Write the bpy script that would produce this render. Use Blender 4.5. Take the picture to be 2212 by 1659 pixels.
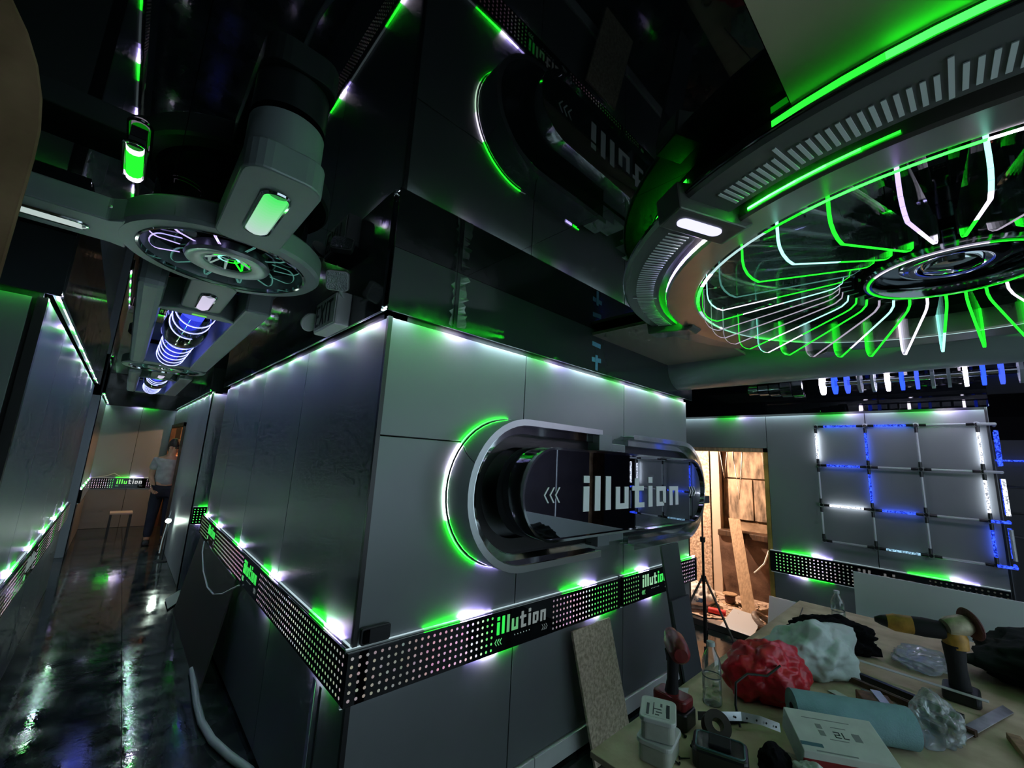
import bpy, bmesh, math, random
from mathutils import Vector, Matrix, noise
random.seed(7)
PI = math.pi
for o in list(bpy.data.objects): bpy.data.objects.remove(o)
SC = bpy.context.scene
COL = SC.collection


# ------------------------------------------------------------------ camera, world, exposure
cam_d = bpy.data.cameras.new('camera'); cam = bpy.data.objects.new('camera', cam_d); COL.objects.link(cam)
cam_d.sensor_width = 36.0; cam_d.lens = 36.0 * 892.0 / 2212.0; cam_d.clip_start = 0.02; cam_d.clip_end = 60
Rt = Vector((0.72806222, -0.68345662, 0.05303255)); Dn = Vector((0.15957474, 0.09373513, -0.98272561)); Fw = Vector((0.66667932, 0.72394804, 0.17730742))
cam.matrix_world = Matrix(((Rt.x, -Dn.x, -Fw.x, 0), (Rt.y, -Dn.y, -Fw.y, 0), (Rt.z, -Dn.z, -Fw.z, 1.72), (0, 0, 0, 1)))
SC.camera = cam
W = bpy.data.worlds.new('world'); SC.world = W; W.use_nodes = True
W.node_tree.nodes['Background'].inputs[0].default_value = (0.66, 0.86, 1.0, 1)
W.node_tree.nodes['Background'].inputs[1].default_value = 0.66
SC.view_settings.view_transform = 'Standard'; SC.view_settings.look = 'None'; SC.view_settings.gamma = 1.0
SC.view_settings.use_curve_mapping = False
SC.view_settings.exposure = 0.92
SC.cycles.max_bounces = 5; SC.cycles.glossy_bounces = 3; SC.cycles.transparent_max_bounces = 16; SC.cycles.diffuse_bounces = 2
SC.cycles.use_adaptive_sampling = True; SC.cycles.adaptive_threshold = 0.04; SC.cycles.adaptive_min_samples = 12; SC.cycles.use_light_tree = False
SC.cycles.caustics_reflective = False; SC.cycles.caustics_refractive = False
SC.cycles.sample_clamp_indirect = 4.0

# ------------------------------------------------------------------ materials
MATS = {}
def nt(m): return m.node_tree.nodes, m.node_tree.links
def base_mat(name, col, rough=0.5, metal=0.0, spec=0.5, var=0.0, vscale=6.0, bump=0.0, bscale=40.0, rvar=0.0, col2=None, coat=0.0, alpha=None, stretch=None, detail=4.0):
    """principled with procedural colour variation, roughness variation and bump"""
    if name in MATS: return MATS[name]
    m = bpy.data.materials.new(name); m.use_nodes = True; N, L = nt(m); p = N['Principled BSDF']
    p.inputs['Base Color'].default_value = (*col, 1); p.inputs['Roughness'].default_value = rough; p.inputs['Metallic'].default_value = metal
    p.inputs['Specular IOR Level'].default_value = spec
    if coat: p.inputs['Coat Weight'].default_value = coat; p.inputs['Coat Roughness'].default_value = 0.05
    tc = N.new('ShaderNodeTexCoord'); mp = N.new('ShaderNodeMapping'); L.new(tc.outputs['Object'], mp.inputs['Vector'])
    if stretch: mp.inputs['Scale'].default_value = stretch
    if var > 0 or col2:
        n = N.new('ShaderNodeTexNoise'); n.inputs['Scale'].default_value = vscale; n.inputs['Detail'].default_value = detail; L.new(mp.outputs[0], n.inputs['Vector'])
        r = N.new('ShaderNodeValToRGB'); r.color_ramp.elements[0].position = 0.35; r.color_ramp.elements[1].position = 0.65
        if col2: a, b = col, col2
        else: a = tuple(c * (1 - var) for c in col); b = tuple(min(1, c * (1 + var)) for c in col)
        r.color_ramp.elements[0].color = (*a, 1); r.color_ramp.elements[1].color = (*b, 1)
        L.new(n.outputs[0], r.inputs[0]); L.new(r.outputs[0], p.inputs['Base Color'])
    if rvar > 0:
        n = N.new('ShaderNodeTexNoise'); n.inputs['Scale'].default_value = vscale * 0.7; n.inputs['Detail'].default_value = 6; L.new(mp.outputs[0], n.inputs['Vector'])
        mr = N.new('ShaderNodeMapRange'); mr.inputs['From Min'].default_value = 0.3; mr.inputs['From Max'].default_value = 0.7
        mr.inputs['To Min'].default_value = max(0, rough - rvar); mr.inputs['To Max'].default_value = min(1, rough + rvar)
        L.new(n.outputs[0], mr.inputs['Value']); L.new(mr.outputs[0], p.inputs['Roughness'])
    if bump > 0:
        n = N.new('ShaderNodeTexNoise'); n.inputs['Scale'].default_value = bscale; n.inputs['Detail'].default_value = 3; L.new(mp.outputs[0], n.inputs['Vector'])
        b = N.new('ShaderNodeBump'); b.inputs['Strength'].default_value = bump; b.inputs['Distance'].default_value = 0.01
        L.new(n.outputs[0], b.inputs['Height']); L.new(b.outputs[0], p.inputs['Normal'])
    MATS[name] = m; return m
def emit_mat(name, strength, col=None, lamp=False):
    if name in MATS: return MATS[name]
    m = bpy.data.materials.new(name); m.use_nodes = True
    if not lamp: m.cycles.emission_sampling = 'NONE'      # weak glow: seen, but not sampled as a lamp
    N, L = nt(m); N.remove(N['Principled BSDF'])
    e = N.new('ShaderNodeEmission'); e.inputs['Strength'].default_value = strength
    if col: e.inputs['Color'].default_value = (*col, 1)
    else:
        a = N.new('ShaderNodeAttribute'); a.attribute_name = 'Col'; L.new(a.outputs['Color'], e.inputs['Color'])
    L.new(e.outputs[0], N['Material Output'].inputs['Surface']); MATS[name] = m; return m
def clear_mat(name, tint=(1, 1, 1), refl=0.12, rough=0.03, haze=0.0):
    """thin clear sheet: mostly transparent, fresnel reflections, a little haze"""
    if name in MATS: return MATS[name]
    m = bpy.data.materials.new(name); m.use_nodes = True; N, L = nt(m); N.remove(N['Principled BSDF'])
    t = N.new('ShaderNodeBsdfTransparent'); t.inputs[0].default_value = (*tint, 1)
    g = N.new('ShaderNodeBsdfGlossy'); g.inputs['Roughness'].default_value = rough
    d = N.new('ShaderNodeBsdfDiffuse'); d.inputs[0].default_value = (.75, .85, .85, 1)
    lw = N.new('ShaderNodeLayerWeight'); lw.inputs['Blend'].default_value = 0.25
    ma = N.new('ShaderNodeMath'); ma.operation = 'MULTIPLY_ADD'; ma.inputs[1].default_value = 0.6; ma.inputs[2].default_value = refl; ma.use_clamp = True
    L.new(lw.outputs['Fresnel'], ma.inputs[0])
    m1 = N.new('ShaderNodeMixShader'); m1.inputs[0].default_value = haze; L.new(t.outputs[0], m1.inputs[1]); L.new(d.outputs[0], m1.inputs[2])
    m2 = N.new('ShaderNodeMixShader'); L.new(ma.outputs[0], m2.inputs[0]); L.new(m1.outputs[0], m2.inputs[1]); L.new(g.outputs[0], m2.inputs[2])
    L.new(m2.outputs[0], N['Material Output'].inputs['Surface']); MATS[name] = m; return m

PANEL = base_mat('satin_grey_panel', (.19, .21, .22), .42, .25, .5, var=.05, vscale=1.5, bump=.02, bscale=220)
PANEL_D = base_mat('dark_grey_panel', (.055, .065, .07), .45, .1, .5, var=.1, vscale=3)
BACKING = base_mat('black_backing', (.008, .009, .01), .6, 0, .3)
GLOSS = base_mat('black_gloss_acrylic', (.003, .004, .005), .018, 0, .5, bump=.012, bscale=2.2)
FILM = base_mat('black_gloss_film', (.030, .038, .041), .10, 0, .75, rvar=.07, vscale=9, bump=.05, bscale=14)
MATTE_C = base_mat('bare_ceiling_panel', (.45, .40, .28), .55, 0, .4, var=.12, vscale=3)
FLOOR = base_mat('dark_glossy_floor', (.003, .005, .006), .10, 0, .6, rvar=.085, vscale=7, col2=(.045, .055, .054), bump=.03, bscale=40, detail=12)
CHROME = base_mat('polished_chrome', (.62, .66, .67), .07, 1.0, bump=.03, bscale=8)
CHROME_D = base_mat('dark_chrome', (.16, .18, .19), .1, 1.0)
STEEL = base_mat('brushed_steel', (.42, .46, .46), .34, .9, bump=.05, bscale=120)
GREYPAINT = base_mat('satin_grey_paint', (.21, .25, .255), .38, .15, .5, var=.06, vscale=3)
DARKPAINT = base_mat('dark_grey_paint', (.035, .042, .042), .35, .2, .5)
BLACKP = base_mat('black_plastic', (.010, .011, .012), .35, 0, .5)
BLACKM = base_mat('matt_black_rubber', (.012, .012, .014), .7, 0, .3, bump=.1, bscale=60)
WHITEP = base_mat('white_plastic', (.62, .66, .64), .4, 0, .5, var=.05)
WHITEPAPER = base_mat('white_paper', (.66, .72, .68), .7, 0, .3, var=.06, vscale=20)
OSB = base_mat('chipboard', (.38, .31, .21), .7, 0, .3, col2=(.70, .60, .45), vscale=55, bump=.2, bscale=60, detail=6)
PLY = base_mat('plywood_worktop', (.50, .41, .26), .6, 0, .35, col2=(.70, .60, .42), vscale=9, bump=.1, bscale=50, detail=8)
BROWN = base_mat('brown_rough_board', (.10, .058, .03), .85, 0, .15, col2=(.21, .13, .075), vscale=7, bump=.4, bscale=14, detail=8)
RED = base_mat('red_plastic', (.16, .012, .014), .4, 0, .5, var=.25, vscale=25)
REDBAG = base_mat('red_bag_film', (.60, .014, .028), .35, 0, .5, var=.2, vscale=14, bump=.3, bscale=22)
WHITEBAG = base_mat('white_bag_film', (.55, .66, .64), .4, 0, .5, var=.1, vscale=10, bump=.3, bscale=20)
BLACKCLOTH = base_mat('black_cloth', (.006, .006, .008), .9, 0, .1, bump=.4, bscale=50)
GREENCLOTH = base_mat('dark_green_cloth', (.012, .02, .018), .85, 0, .15, var=.3, vscale=8, bump=.4, bscale=30)
BLUEROLL = base_mat('pale_blue_paper', (.25, .45, .50), .75, 0, .2, var=.05, vscale=30, bump=.2, bscale=200)
YELLOW = base_mat('worn_yellow_plastic', (.42, .22, .035), .5, 0, .4, var=.35, vscale=22)
ALU = base_mat('bare_aluminium', (.55, .6, .62), .32, .85, var=.1, vscale=30)
WOOD = base_mat('pale_wood', (.38, .24, .14), .6, 0, .3, var=.2, vscale=4, stretch=(12, 12, 1), bump=.1, bscale=30)
WOODD = base_mat('dark_wood', (.07, .035, .018), .55, 0, .4, var=.4, vscale=5, stretch=(1, 8, 1), bump=.2)
TAPEB = base_mat('blue_masking_tape', (.12, .36, .50), .6, 0, .3, var=.1, vscale=60)
CLEAR = clear_mat('clear_acrylic', (.93, .97, .96), .05, .02, .015)
CLEARP = clear_mat('clear_plastic', (.90, .95, .95), .10, .08, .05)
FILMC = clear_mat('crumpled_clear_film', (.86, .92, .92), .08, .22, .24)
BLUEGLASS = clear_mat('blue_glass', (.35, .42, .95), .12, .04, .03)
LED = emit_mat("led_strip", 95.0, lamp=True)
LEDMID = emit_mat('led_soft', 9.0)
LEDLOW = emit_mat('led_dim', 2.0)
GRN = (.012, 1.0, .02); WHT = (.88, .78, 1.0); LAV = (.50, .40, 1.0); CYA = (.30, .95, .80); BLU = (.015, .05, 1.0); OFF = (.0, .0, .0)

# ------------------------------------------------------------------ mesh helpers
BASE = {}
class MB:
    def __init__(s): s.v = []; s.f = []; s.c = []
    def add(s, vs, fs, col=None):
        b = len(s.v); s.v += [Vector(p) for p in vs]
        for f in fs: s.f.append([b + i for i in f]); s.c.append(col)
        return s
    def box(s, lo, hi, rot=None, col=None):
        x0, y0, z0 = lo; x1, y1, z1 = hi
        vs = [Vector(p) for p in ((x0, y0, z0), (x1, y0, z0), (x1, y1, z0), (x0, y1, z0), (x0, y0, z1), (x1, y0, z1), (x1, y1, z1), (x0, y1, z1))]
        if rot is not None:
            c = sum(vs, Vector()) / 8; vs = [rot @ (p - c) + c for p in vs]
        return s.add(vs, [(3, 2, 1, 0), (4, 5, 6, 7), (0, 1, 5, 4), (1, 2, 6, 5), (2, 3, 7, 6), (3, 0, 4, 7)], col)
    def prism(s, pts, vec, col=None):
        """closed 3-D polygon extruded by vec"""
        n = len(pts); p = [Vector(q) for q in pts]; v = Vector(vec)
        return s.add(p + [q + v for q in p], [tuple(range(n))[::-1], tuple(range(n, 2 * n))] + [(i, (i + 1) % n, n + (i + 1) % n, n + i) for i in range(n)], col)
    def tube(s, path, r, n=8, caps=True, closed=False, col=None):
        P = [Vector(p) for p in path]; k = len(P); rs = r if isinstance(r, (list, tuple)) else [r] * k
        b = len(s.v); up = None; rings = []
        for i in range(k):
            if closed: t = P[(i + 1) % k] - P[i - 1]
            else: t = P[min(i + 1, k - 1)] - P[max(i - 1, 0)]
            t.normalize()
            if up is None: up = t.orthogonal().normalized()
            up = (up - t * up.dot(t)); up = up.normalized() if up.length > 1e-6 else t.orthogonal().normalized()
            sd = t.cross(up)
            rings.append([P[i] + (up * math.cos(2 * PI * j / n) + sd * math.sin(2 * PI * j / n)) * rs[i] for j in range(n)])
        for ring in rings: s.v += ring
        m = k if closed else k - 1
        for i in range(m):
            a, c = b + i * n, b + ((i + 1) % k) * n
            for j in range(n): s.f.append([a + j, a + (j + 1) % n, c + (j + 1) % n, c + j]); s.c.append(col)
        if caps and not closed:
            s.f.append([b + j for j in range(n)][::-1]); s.c.append(col); s.f.append([b + (k - 1) * n + j for j in range(n)]); s.c.append(col)
        return s
    def lathe(s, prof, n=48, org=(0, 0, 0), axis=(0, 0, 1), a0=0.0, a1=2 * PI, closed_prof=False, col=None):
        """prof of (radius, height) turned about axis through org"""
        ax = Vector(axis).normalized(); e1 = Vector((1, 0, 0)) if abs(ax.z) > .9 else ax.orthogonal().normalized(); e1 = (e1 - ax * e1.dot(ax)).normalized(); e2 = ax.cross(e1)
        org = Vector(org); full = abs(a1 - a0 - 2 * PI) < 1e-6; m = n if full else n + 1; b = len(s.v); k = len(prof)
        for i in range(m):
            a = a0 + (a1 - a0) * i / n; d = e1 * math.cos(a) + e2 * math.sin(a)
            for r, z in prof: s.v.append(org + d * r + ax * z)
        kk = k if closed_prof else k - 1
        for i in range(n):
            i2 = (i + 1) % m if full else i + 1
            for j in range(kk):
                j2 = (j + 1) % k
                s.f.append([b + i * k + j, b + i2 * k + j, b + i2 * k + j2, b + i * k + j2]); s.c.append(col)
        if not full and closed_prof:
            s.f.append([b + j for j in range(k)]); s.c.append(col); s.f.append([b + n * k + j for j in range(k)][::-1]); s.c.append(col)
        return s
    def disc(s, c, r, nrm, n=10, col=None):
        nv = Vector(nrm).normalized(); e1 = nv.orthogonal().normalized(); e2 = nv.cross(e1); c = Vector(c)
        return s.add([c + (e1 * math.cos(2 * PI * j / n) + e2 * math.sin(2 * PI * j / n)) * r for j in range(n)], [tuple(range(n))], col)
    def quad(s, a, b, c, d, col=None): return s.add([a, b, c, d], [(0, 1, 2, 3)], col)
    def rotate(s, R, about=(0, 0, 0)):
        c = Vector(about); s.v = [R @ (p - c) + c for p in s.v]; return s
    def move(s, d):
        d = Vector(d); s.v = [p + d for p in s.v]; return s
    def mesh(s, name, org=Vector()):
        me = bpy.data.meshes.new(name); me.from_pydata([tuple(p - org) for p in s.v], [], s.f)
        if any(c is not None for c in s.c):
            at = me.color_attributes.new('Col', 'FLOAT_COLOR', 'CORNER'); k = 0
            for f, c in zip(s.f, s.c):
                c = c or (0, 0, 0)
                for _ in f: at.data[k].color = (c[0], c[1], c[2], 1); k += 1
        me.update(); return me
    def build(s, name, mat, parent=None, smooth=False, bevel=0.0, org=None, kind=None, label=None):
        base = BASE.get(parent, Vector()) if parent else Vector(org) if org else Vector()
        me = s.mesh(name, base); o = bpy.data.objects.new(name, me); COL.objects.link(o)
        if parent: o.parent = parent
        else: o.location = base
        BASE[o] = base
        me.materials.append(mat)
        if smooth:
            bm = bmesh.new(); bm.from_mesh(me); bmesh.ops.remove_doubles(bm, verts=bm.verts, dist=1e-5); bmesh.ops.recalc_face_normals(bm, faces=bm.faces); bm.to_mesh(me); bm.free()
            for p in me.polygons: p.use_smooth = True
            try: me.set_sharp_from_angle(angle=math.radians(38))
            except Exception: pass
        if bevel:
            b = o.modifiers.new('bevel', 'BEVEL'); b.width = bevel; b.segments = 2; b.limit_method = 'ANGLE'
        if kind: o['kind'] = kind
        if label: o['label'] = label
        return o
def tag(o, label, cat, group=None):
    o['label'] = label; o['category'] = cat
    if group: o['group'] = group
    return o
def thing(name, label, cat, loc=(0, 0, 0), group=None):
    o = bpy.data.objects.new(name, None); COL.objects.link(o); o.location = loc; o.empty_display_size = .1; BASE[o] = Vector(loc)
    return tag(o, label, cat, group)
def struct(name, loc=(0, 0, 0)):
    o = bpy.data.objects.new(name, None); COL.objects.link(o); o.location = loc; BASE[o] = Vector(loc); o['kind'] = 'structure'; return o
def rotz(a): return Matrix.Rotation(a, 3, 'Z')
def rot(a, ax): return Matrix.Rotation(a, 3, ax)
def stadium(cx, cz, hl, hh, y, n=14):
    """stadium outline in an x-z plane: centre, half length, half height"""
    r = hh; pts = []
    for i in range(n + 1):
        a = PI / 2 + PI * i / n; pts.append(Vector((cx - hl + r + r * math.cos(a), y, cz + r * math.sin(a))))
    for i in range(n + 1):
        a = -PI / 2 + PI * i / n; pts.append(Vector((cx + hl - r + r * math.cos(a), y, cz + r * math.sin(a))))
    return pts
def area_light(name, loc, dirv, sx, sy, power, col, parent=None, spread=PI):
    l = bpy.data.lights.new(name, 'AREA'); l.shape = 'RECTANGLE'; l.size = sx; l.size_y = sy; l.energy = power; l.color = col; l.spread = spread
    o = bpy.data.objects.new(name, l); COL.objects.link(o)
    base = BASE.get(parent, Vector()); o.location = Vector(loc) - base; o.rotation_euler = Vector(dirv).to_track_quat('-Z', 'Y').to_euler()
    if parent: o.parent = parent
    return o

# comet colours along a strip: bright white head, green tail fading out
def comet(s, heads, tail=.38, d=1, head=.032, dim=.0, violet=.17):
    """colour at distance s; d=+1: the tail lies on the smaller-s side of each head"""
    best = (0, 0, 0)
    for h in heads:
        q = (h - s) * d
        if abs(q) < head: c = WHT
        elif head <= q < tail:
            k = (1 - (q - head) / (tail - head)) ** 1.3; c = tuple(g * k * .45 for g in GRN)
        elif -violet < q <= -head:
            k = (1 - (-q - head) / (violet - head)) ** 1.6; c = tuple(g * k * .8 for g in LAV)
        else: continue
        if sum(c) > sum(best): best = c
    return best if sum(best) > .10 else tuple(dim * x for x in (.70, .92, 1.0))
def strip(name, p0, p1, nrm, width, colf, parent, mat=LED, step=.05, label=None):
    p0, p1 = Vector(p0), Vector(p1); t = p1 - p0; ln = t.length; t.normalize(); sd = t.cross(Vector(nrm)).normalized() * (width / 2)
    n = max(1, int(ln / step)); m = MB(); runs = [m]
    for i in range(n):
        a, b = p0 + t * ln * i / n, p0 + t * ln * (i + 1) / n
        c = colf(ln * (i + .5) / n)
        if sum(c) < .004:
            if m.f: m = MB(); runs.append(m)
            continue
        m.quad(a - sd, b - sd, b + sd, a + sd, c)
    for q in runs:
        if q.f: q.build(name, mat, parent)
def every(first, period, length): 
    r = []; x = first
    while x < length + period: r.append(x); x += period
    return r

# ------------------------------------------------------------------ the setting
X0, Y0, XE, YE = .81, 1.735, 3.86, 5.75      # block: corner, right end, far end
ZC, ZF, ZT = 2.655, 2.35, 2.335              # ceiling, fascia bottom, panel top
XR = 5.05                                    # right wall
def panels(parent, rects, axis, pos, facing, mat=PANEL, th=.018, gap=.003, name='wall_panel'):
    """rects of (u0,u1,z0,z1) on a plane axis=pos; facing is the sign of the outward normal"""
    for (u0, u1, z0, z1) in rects:
        lo, hi = (pos, pos - facing * th); lo, hi = min(lo, hi), max(lo, hi)
        m = MB()
        if axis == 'y': m.box((u0 + gap, lo, z0 + gap), (u1 - gap, hi, z1 - gap))
        else: m.box((lo, u0 + gap, z0 + gap), (hi, u1 - gap, z1 - gap))
        m.build(name, mat, parent, bevel=.0015)
def backing(parent, u0, u1, z0, z1, axis, pos, facing, off=.02, th=.08):
    a, b = pos - facing * off, pos - facing * (off + th); lo, hi = min(a, b), max(a, b)
    m = MB()
    if axis == 'y': m.box((u0, lo, z0), (u1, hi, z1))
    else: m.box((lo, u0, z0), (hi, u1, z1))
    m.build('backing', BACKING, parent)

# floor: large glossy slabs
fl = struct('floor')
xs = [-3.39, -2.17, -.94, .277, 1.497, 2.717, 3.937, 5.157]; ys = [-2.7, -.26, 2.18, 4.62, 7.06, 9.5, 11.94]
slab = None
for i in range(7):
    for j in range(6):
        if j > 2 and (i < 1 or i > 4): continue
        MB().box((xs[i] + .0015, ys[j] + .0015, -.02), (xs[i + 1] - .0015, ys[j + 1] - .0015, 0)).build('floor_panel', FLOOR, fl)
MB().box((-3.6, -2.7, -.06), (9.5, 12, -.021)).build('subfloor', BACKING, fl)

# ceiling: glossy black sheets, one bare matt sheet by the ring
ce = struct('ceiling')
cx = [-2.45, -1.23, -.008, 1.19, 2.4, 3.62, 5.1, 9.3]; cy = [-2.7, .212, 1.79, 4.2, 6.6, 9.0, 11.6]
for i in range(7):
    for j in range(6):
        if j > 1 and (i < 1 or i > 4): continue
        bare = (j == 0 and i in (2,))
        MB().box((cx[i] + .001, cy[j] + .001, ZC), (cx[i + 1] - .001, cy[j + 1] - .001, ZC + .012)).build('ceiling_panel', MATTE_C if bare else GLOSS, ce)
MB().box((-2.6, -2.7, ZC + .013), (9.5, 12, ZC + .05)).build('roof_deck', BACKING, ce)

# block front wall
wf = struct('wall_front')
backing(wf, X0 + .02, XE - .003, 0, ZC, 'y', Y0, -1)
panels(wf, [(.81, 1.705, .14, .835), (1.705, 2.785, .14, .835), (2.785, XE, .14, .835),
            (.81, 1.705, .835, 1.79), (.81, 1.705, 1.79, ZT), (1.705, 2.785, .835, ZT), (2.785, XE, .835, ZT)], 'y', Y0, -1)
bb = struct('baseboard_front')
for a, b in ((.83, 1.9), (1.905, 2.62), (2.78, 3.84)):
    MB().box((a, 1.722, .03), (b, 1.752, .132)).build('skirting_strip', WHITEP, bb, bevel=.003)
# block corridor side
wr = struct('wall_corridor_right')
backing(wr, Y0 + .02, YE, 0, ZC, 'x', X0, -1)
ysd = [Y0, 2.86, 3.95, 5.05, YE]
panels(wr, [(ysd[i], ysd[i + 1], z0, z1) for i in range(4) for z0, z1 in ((.03, .835), (.835, ZT))], 'x', X0, -1)
tr = struct('trim_1')
MB().box((X0 - .008, Y0 - .008, .0), (X0 + .012, Y0 + .012, ZT)).build('corner_bead', BLACKP, tr)
# passage end of the block
wb = struct('wall_block_end'); backing(wb, X0 + .03, XE - .05, 0, ZC, 'y', YE, 1, off=0, th=.05)
# cross wall beyond the side passage, and the rest of the corridor right wall with a doorway
wc = struct('wall_cross'); backing(wc, .755, 3.8, 0, ZC, 'y', 6.4, -1)
panels(wc, [(.757, 1.4, .0, .835), (.757, 1.4, .835, ZT), (1.4, 2.4, 0, ZT), (2.4, 3.6, 0, ZT)], 'y', 6.4, -1)
wd = struct('wall_far_right')
for a, b, z0 in ((6.42, 8.9, 0), (8.9, 11.15, 2.0), (11.15, 11.3, 0)):
    backing(wd, a, b, z0, ZC, 'x', .755, -1); panels(wd, [(a, b, max(z0, .0), ZT)], 'x', .755, -1)
wd2 = struct('door_2')
for y in (8.9, 11.15): MB().box((.72, y - .03, 0), (.80, y + .03, 2.03)).build('door_jamb', WOODD, wd2)
MB().box((.72, 8.87, 1.97), (.80, 11.18, 2.03)).build('door_head', WOODD, wd2)
# side room behind that doorway, lit by a warm lamp
wsr = struct('wall_side_room'); MB().box((2.2, 8.4, 0), (2.25, 11.6, ZC)).box((.84, 8.35, 0), (2.25, 8.4, ZC)).box((.84, 11.6, 0), (2.25, 11.65, ZC)).build('side_room_shell', base_mat('rough_plaster', (.30, .20, .13), .9, 0, .2, var=.3, vscale=6, bump=.3, bscale=20), wsr)
# end wall
we = struct('wall_end'); backing(we, -.6, .9, 0, ZC, 'y', 11.3, -1)
panels(we, [(-.34, .22, 0, .83), (.22, .757, 0, .83), (-.34, .22, .83, ZT), (.22, .757, .83, ZT)], 'y', 11.3, -1)
# corridor left wall
wl = struct('wall_left'); backing(wl, 2.84, 7.2, 0, ZC, 'x', -.35, 1)
ysl = [2.85, 3.62, 4.84, 6.06, 7.2]
panels(wl, [(ysl[i], ysl[i + 1], z0, z1) for i in range(4) for z0, z1 in ((.0, .835), (.835, ZT))], 'x', -.35, 1)
wl2 = struct('wall_far_left'); backing(wl2, 8.84, 11.3, 0, ZC, 'x', -.33, 1)
panels(wl2, [(8.85, 10.1, 0, ZT), (10.1, 11.29, 0, ZT)], 'x', -.33, 1)
wl3 = struct('wall_far_left_return'); backing(wl3, -1.4, -.33, 0, ZC, 'y', 8.82, -1); panels(wl3, [(-1.4, -.335, 0, ZT)], 'y', 8.82, -1)
# wall facing the camera, left of the corridor mouth
wn = struct('wall_left_front'); backing(wn, -2.4, -.37, 0, ZC, 'y', 2.83, -1)
panels(wn, [(-1.57, -.40, .0, ZT), (-2.4, -1.57, 0, ZT)], 'y', 2.83, -1)
tr2 = struct('trim_2'); MB().box((-.385, 2.815, 0), (-.35, 2.85, ZT)).build('corner_bead', BLACKP, tr2)
# right wall with doorway
wq = struct('wall_right')
backing(wq, -.18, 1.40, 0, ZC, 'x', XR, -1); backing(wq, 1.40, 2.30, 1.97, ZC, 'x', XR, -1); backing(wq, 2.30, 4.2, 0, ZC, 'x', XR, -1)
panels(wq, [(-.18, .575, .0, .83), (-.18, .575, .83, ZT - .02), (.575, 1.40, .0, .83), (.575, 1.40, .83, ZT - .02), (1.40, 2.32, 1.97, ZT - .02), (2.32, 3.3, 0, ZT - .02), (3.3, 4.2, 0, ZT - .02)], 'x', XR, -1)
MB().box((XR - .002, -.185, 0), (XR + .02, -.172, ZT)).build('corner_bead', BLACKP, wq)
MB().box((XR + .02, -.19, 0), (9.0, -.18, ZC)).build('return_wall', PANEL, wq)
dr = struct('door_1')
MB().box((XR - .004, 1.40, 0), (XR + .10, 1.44, 1.97)).build('door_jamb', base_mat('yellow_board', (.42, .26, .06), .7, 0, .3, var=.3, vscale=6, bump=.2), dr)
MB().box((XR - .004, 1.40, 1.93), (XR + .10, 2.34, 1.97)).build('door_head', WOOD, dr)
MB().box((XR - .03, 1.3, 0), (XR + .12, 2.36, .065)).build('door_sill', base_mat('grey_sill', (.16, .13, .12), .5), dr, bevel=.004)
# far wall seen past the right wall's corner
wx = struct('wall_far'); backing(wx, -2.6, -.2, 0, ZC, 'x', 8.9, -1); panels(wx, [(-2.6, -1.4, .0, ZT), (-1.4, -.2, 0, ZT)], 'x', 8.9, -1)
# back of the room: grey hangings between dark posts (seen only in reflections)
wk = struct('wall_back'); TARP = base_mat('grey_tarpaulin', (.26, .26, .30), .75, 0, .3, var=.15, vscale=2, bump=.4, bscale=3)
for a, b in ((4.63, 5.8), (5.83, 6.78)): MB().box((a, -2.22, 0), (b, -2.2, ZC - .05)).build('hanging_sheet', TARP, wk)
MB().box((6.82, -2.25, 0), (7.2, -2.14, ZC)).build('post', BROWN, wk)
MB().box((7.22, -2.25, 0), (8.9, -2.2, ZC)).build('wall_panel', PANEL, wk)

ws = struct('wall_light_block'); MB().box((-2.47, -2.7, 0), (-2.44, 2.83, ZC)).build('blocking_panel', PANEL, ws); MB().box((-2.44, -2.72, 0), (-.1, -2.69, ZC)).build('blocking_panel', PANEL, ws)  # unseen panels added at the left and rear to block world light
# fascias with their light coves
FASC = []
def fascia(n, u0, u1, cuts, axis, pos, facing, heads, tail=.36, d=1, dim=.0, zb=ZF, off=.045, strength=LED, ends=(0, 0), skin=None):
    t = struct('trim_%d' % n)
    us = [u0] + cuts + [u1]; front = pos + facing * off
    for a, b in zip(us, us[1:]):
        m = MB(); lo, hi = min(front, front - facing * .012), max(front, front - facing * .012)
        if axis == 'y': m.box((a + .001, lo, zb), (b - .001, hi, ZC - .001))
        else: m.box((lo, a + .001, zb), (hi, b - .001, ZC - .001))
        m.build('fascia_panel', skin or FILM, t)
    m = MB(); lo, hi = min(pos, front), max(pos, front)
    if axis == 'y': m.box((u0, lo + .002, zb + .016), (u1, hi - .012, zb + .024)); p0 = (u0, pos + facing * .026, zb + .013); p1 = (u1, pos + facing * .026, zb + .013)
    else: m.box((lo + .002, u0, zb + .016), (hi - .012, u1, zb + .024)); p0 = (pos + facing * .026, u0, zb + .013); p1 = (pos + facing * .026, u1, zb + .013)
    m.build('cove_channel', WHITEP, t)
    strip('light_strip', p0, p1, (0, 0, -1), .014, lambda s: comet(s, heads, tail, d, dim=dim), t, strength)
    return t
fascia(3, X0 - .035, XE + .04, [1.13, 2.35], 'y', Y0, -1, [.40, 1.20, 2.03, 2.62, 3.08], dim=.42)
fascia(4, Y0, YE + .03, [2.35, 3.6, 4.7], 'x', X0, -1, every(.30, .62, 4.1), tail=.22, d=-1, dim=.06)
fascia(5, .72, 2.4, [], 'y', 6.4, -1, [.06, .7], dim=.02)
fascia(6, 6.38, 11.3, [8.5], 'x', .755, -1, every(.2, .55, 5), tail=.3, dim=.006)
fascia(7, -.36, .76, [], 'y', 11.3, -1, [.55], tail=.4, d=-1, dim=.008)
fascia(8, 2.82, 7.2, [4.4, 5.9], 'x', -.35, 1, every(.12, .75, 4.4), tail=.26, d=-1, dim=.02)
fascia(9, 8.82, 11.3, [], 'x', -.33, 1, every(.2, .55, 2.5), tail=.3, dim=.006)
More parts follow.
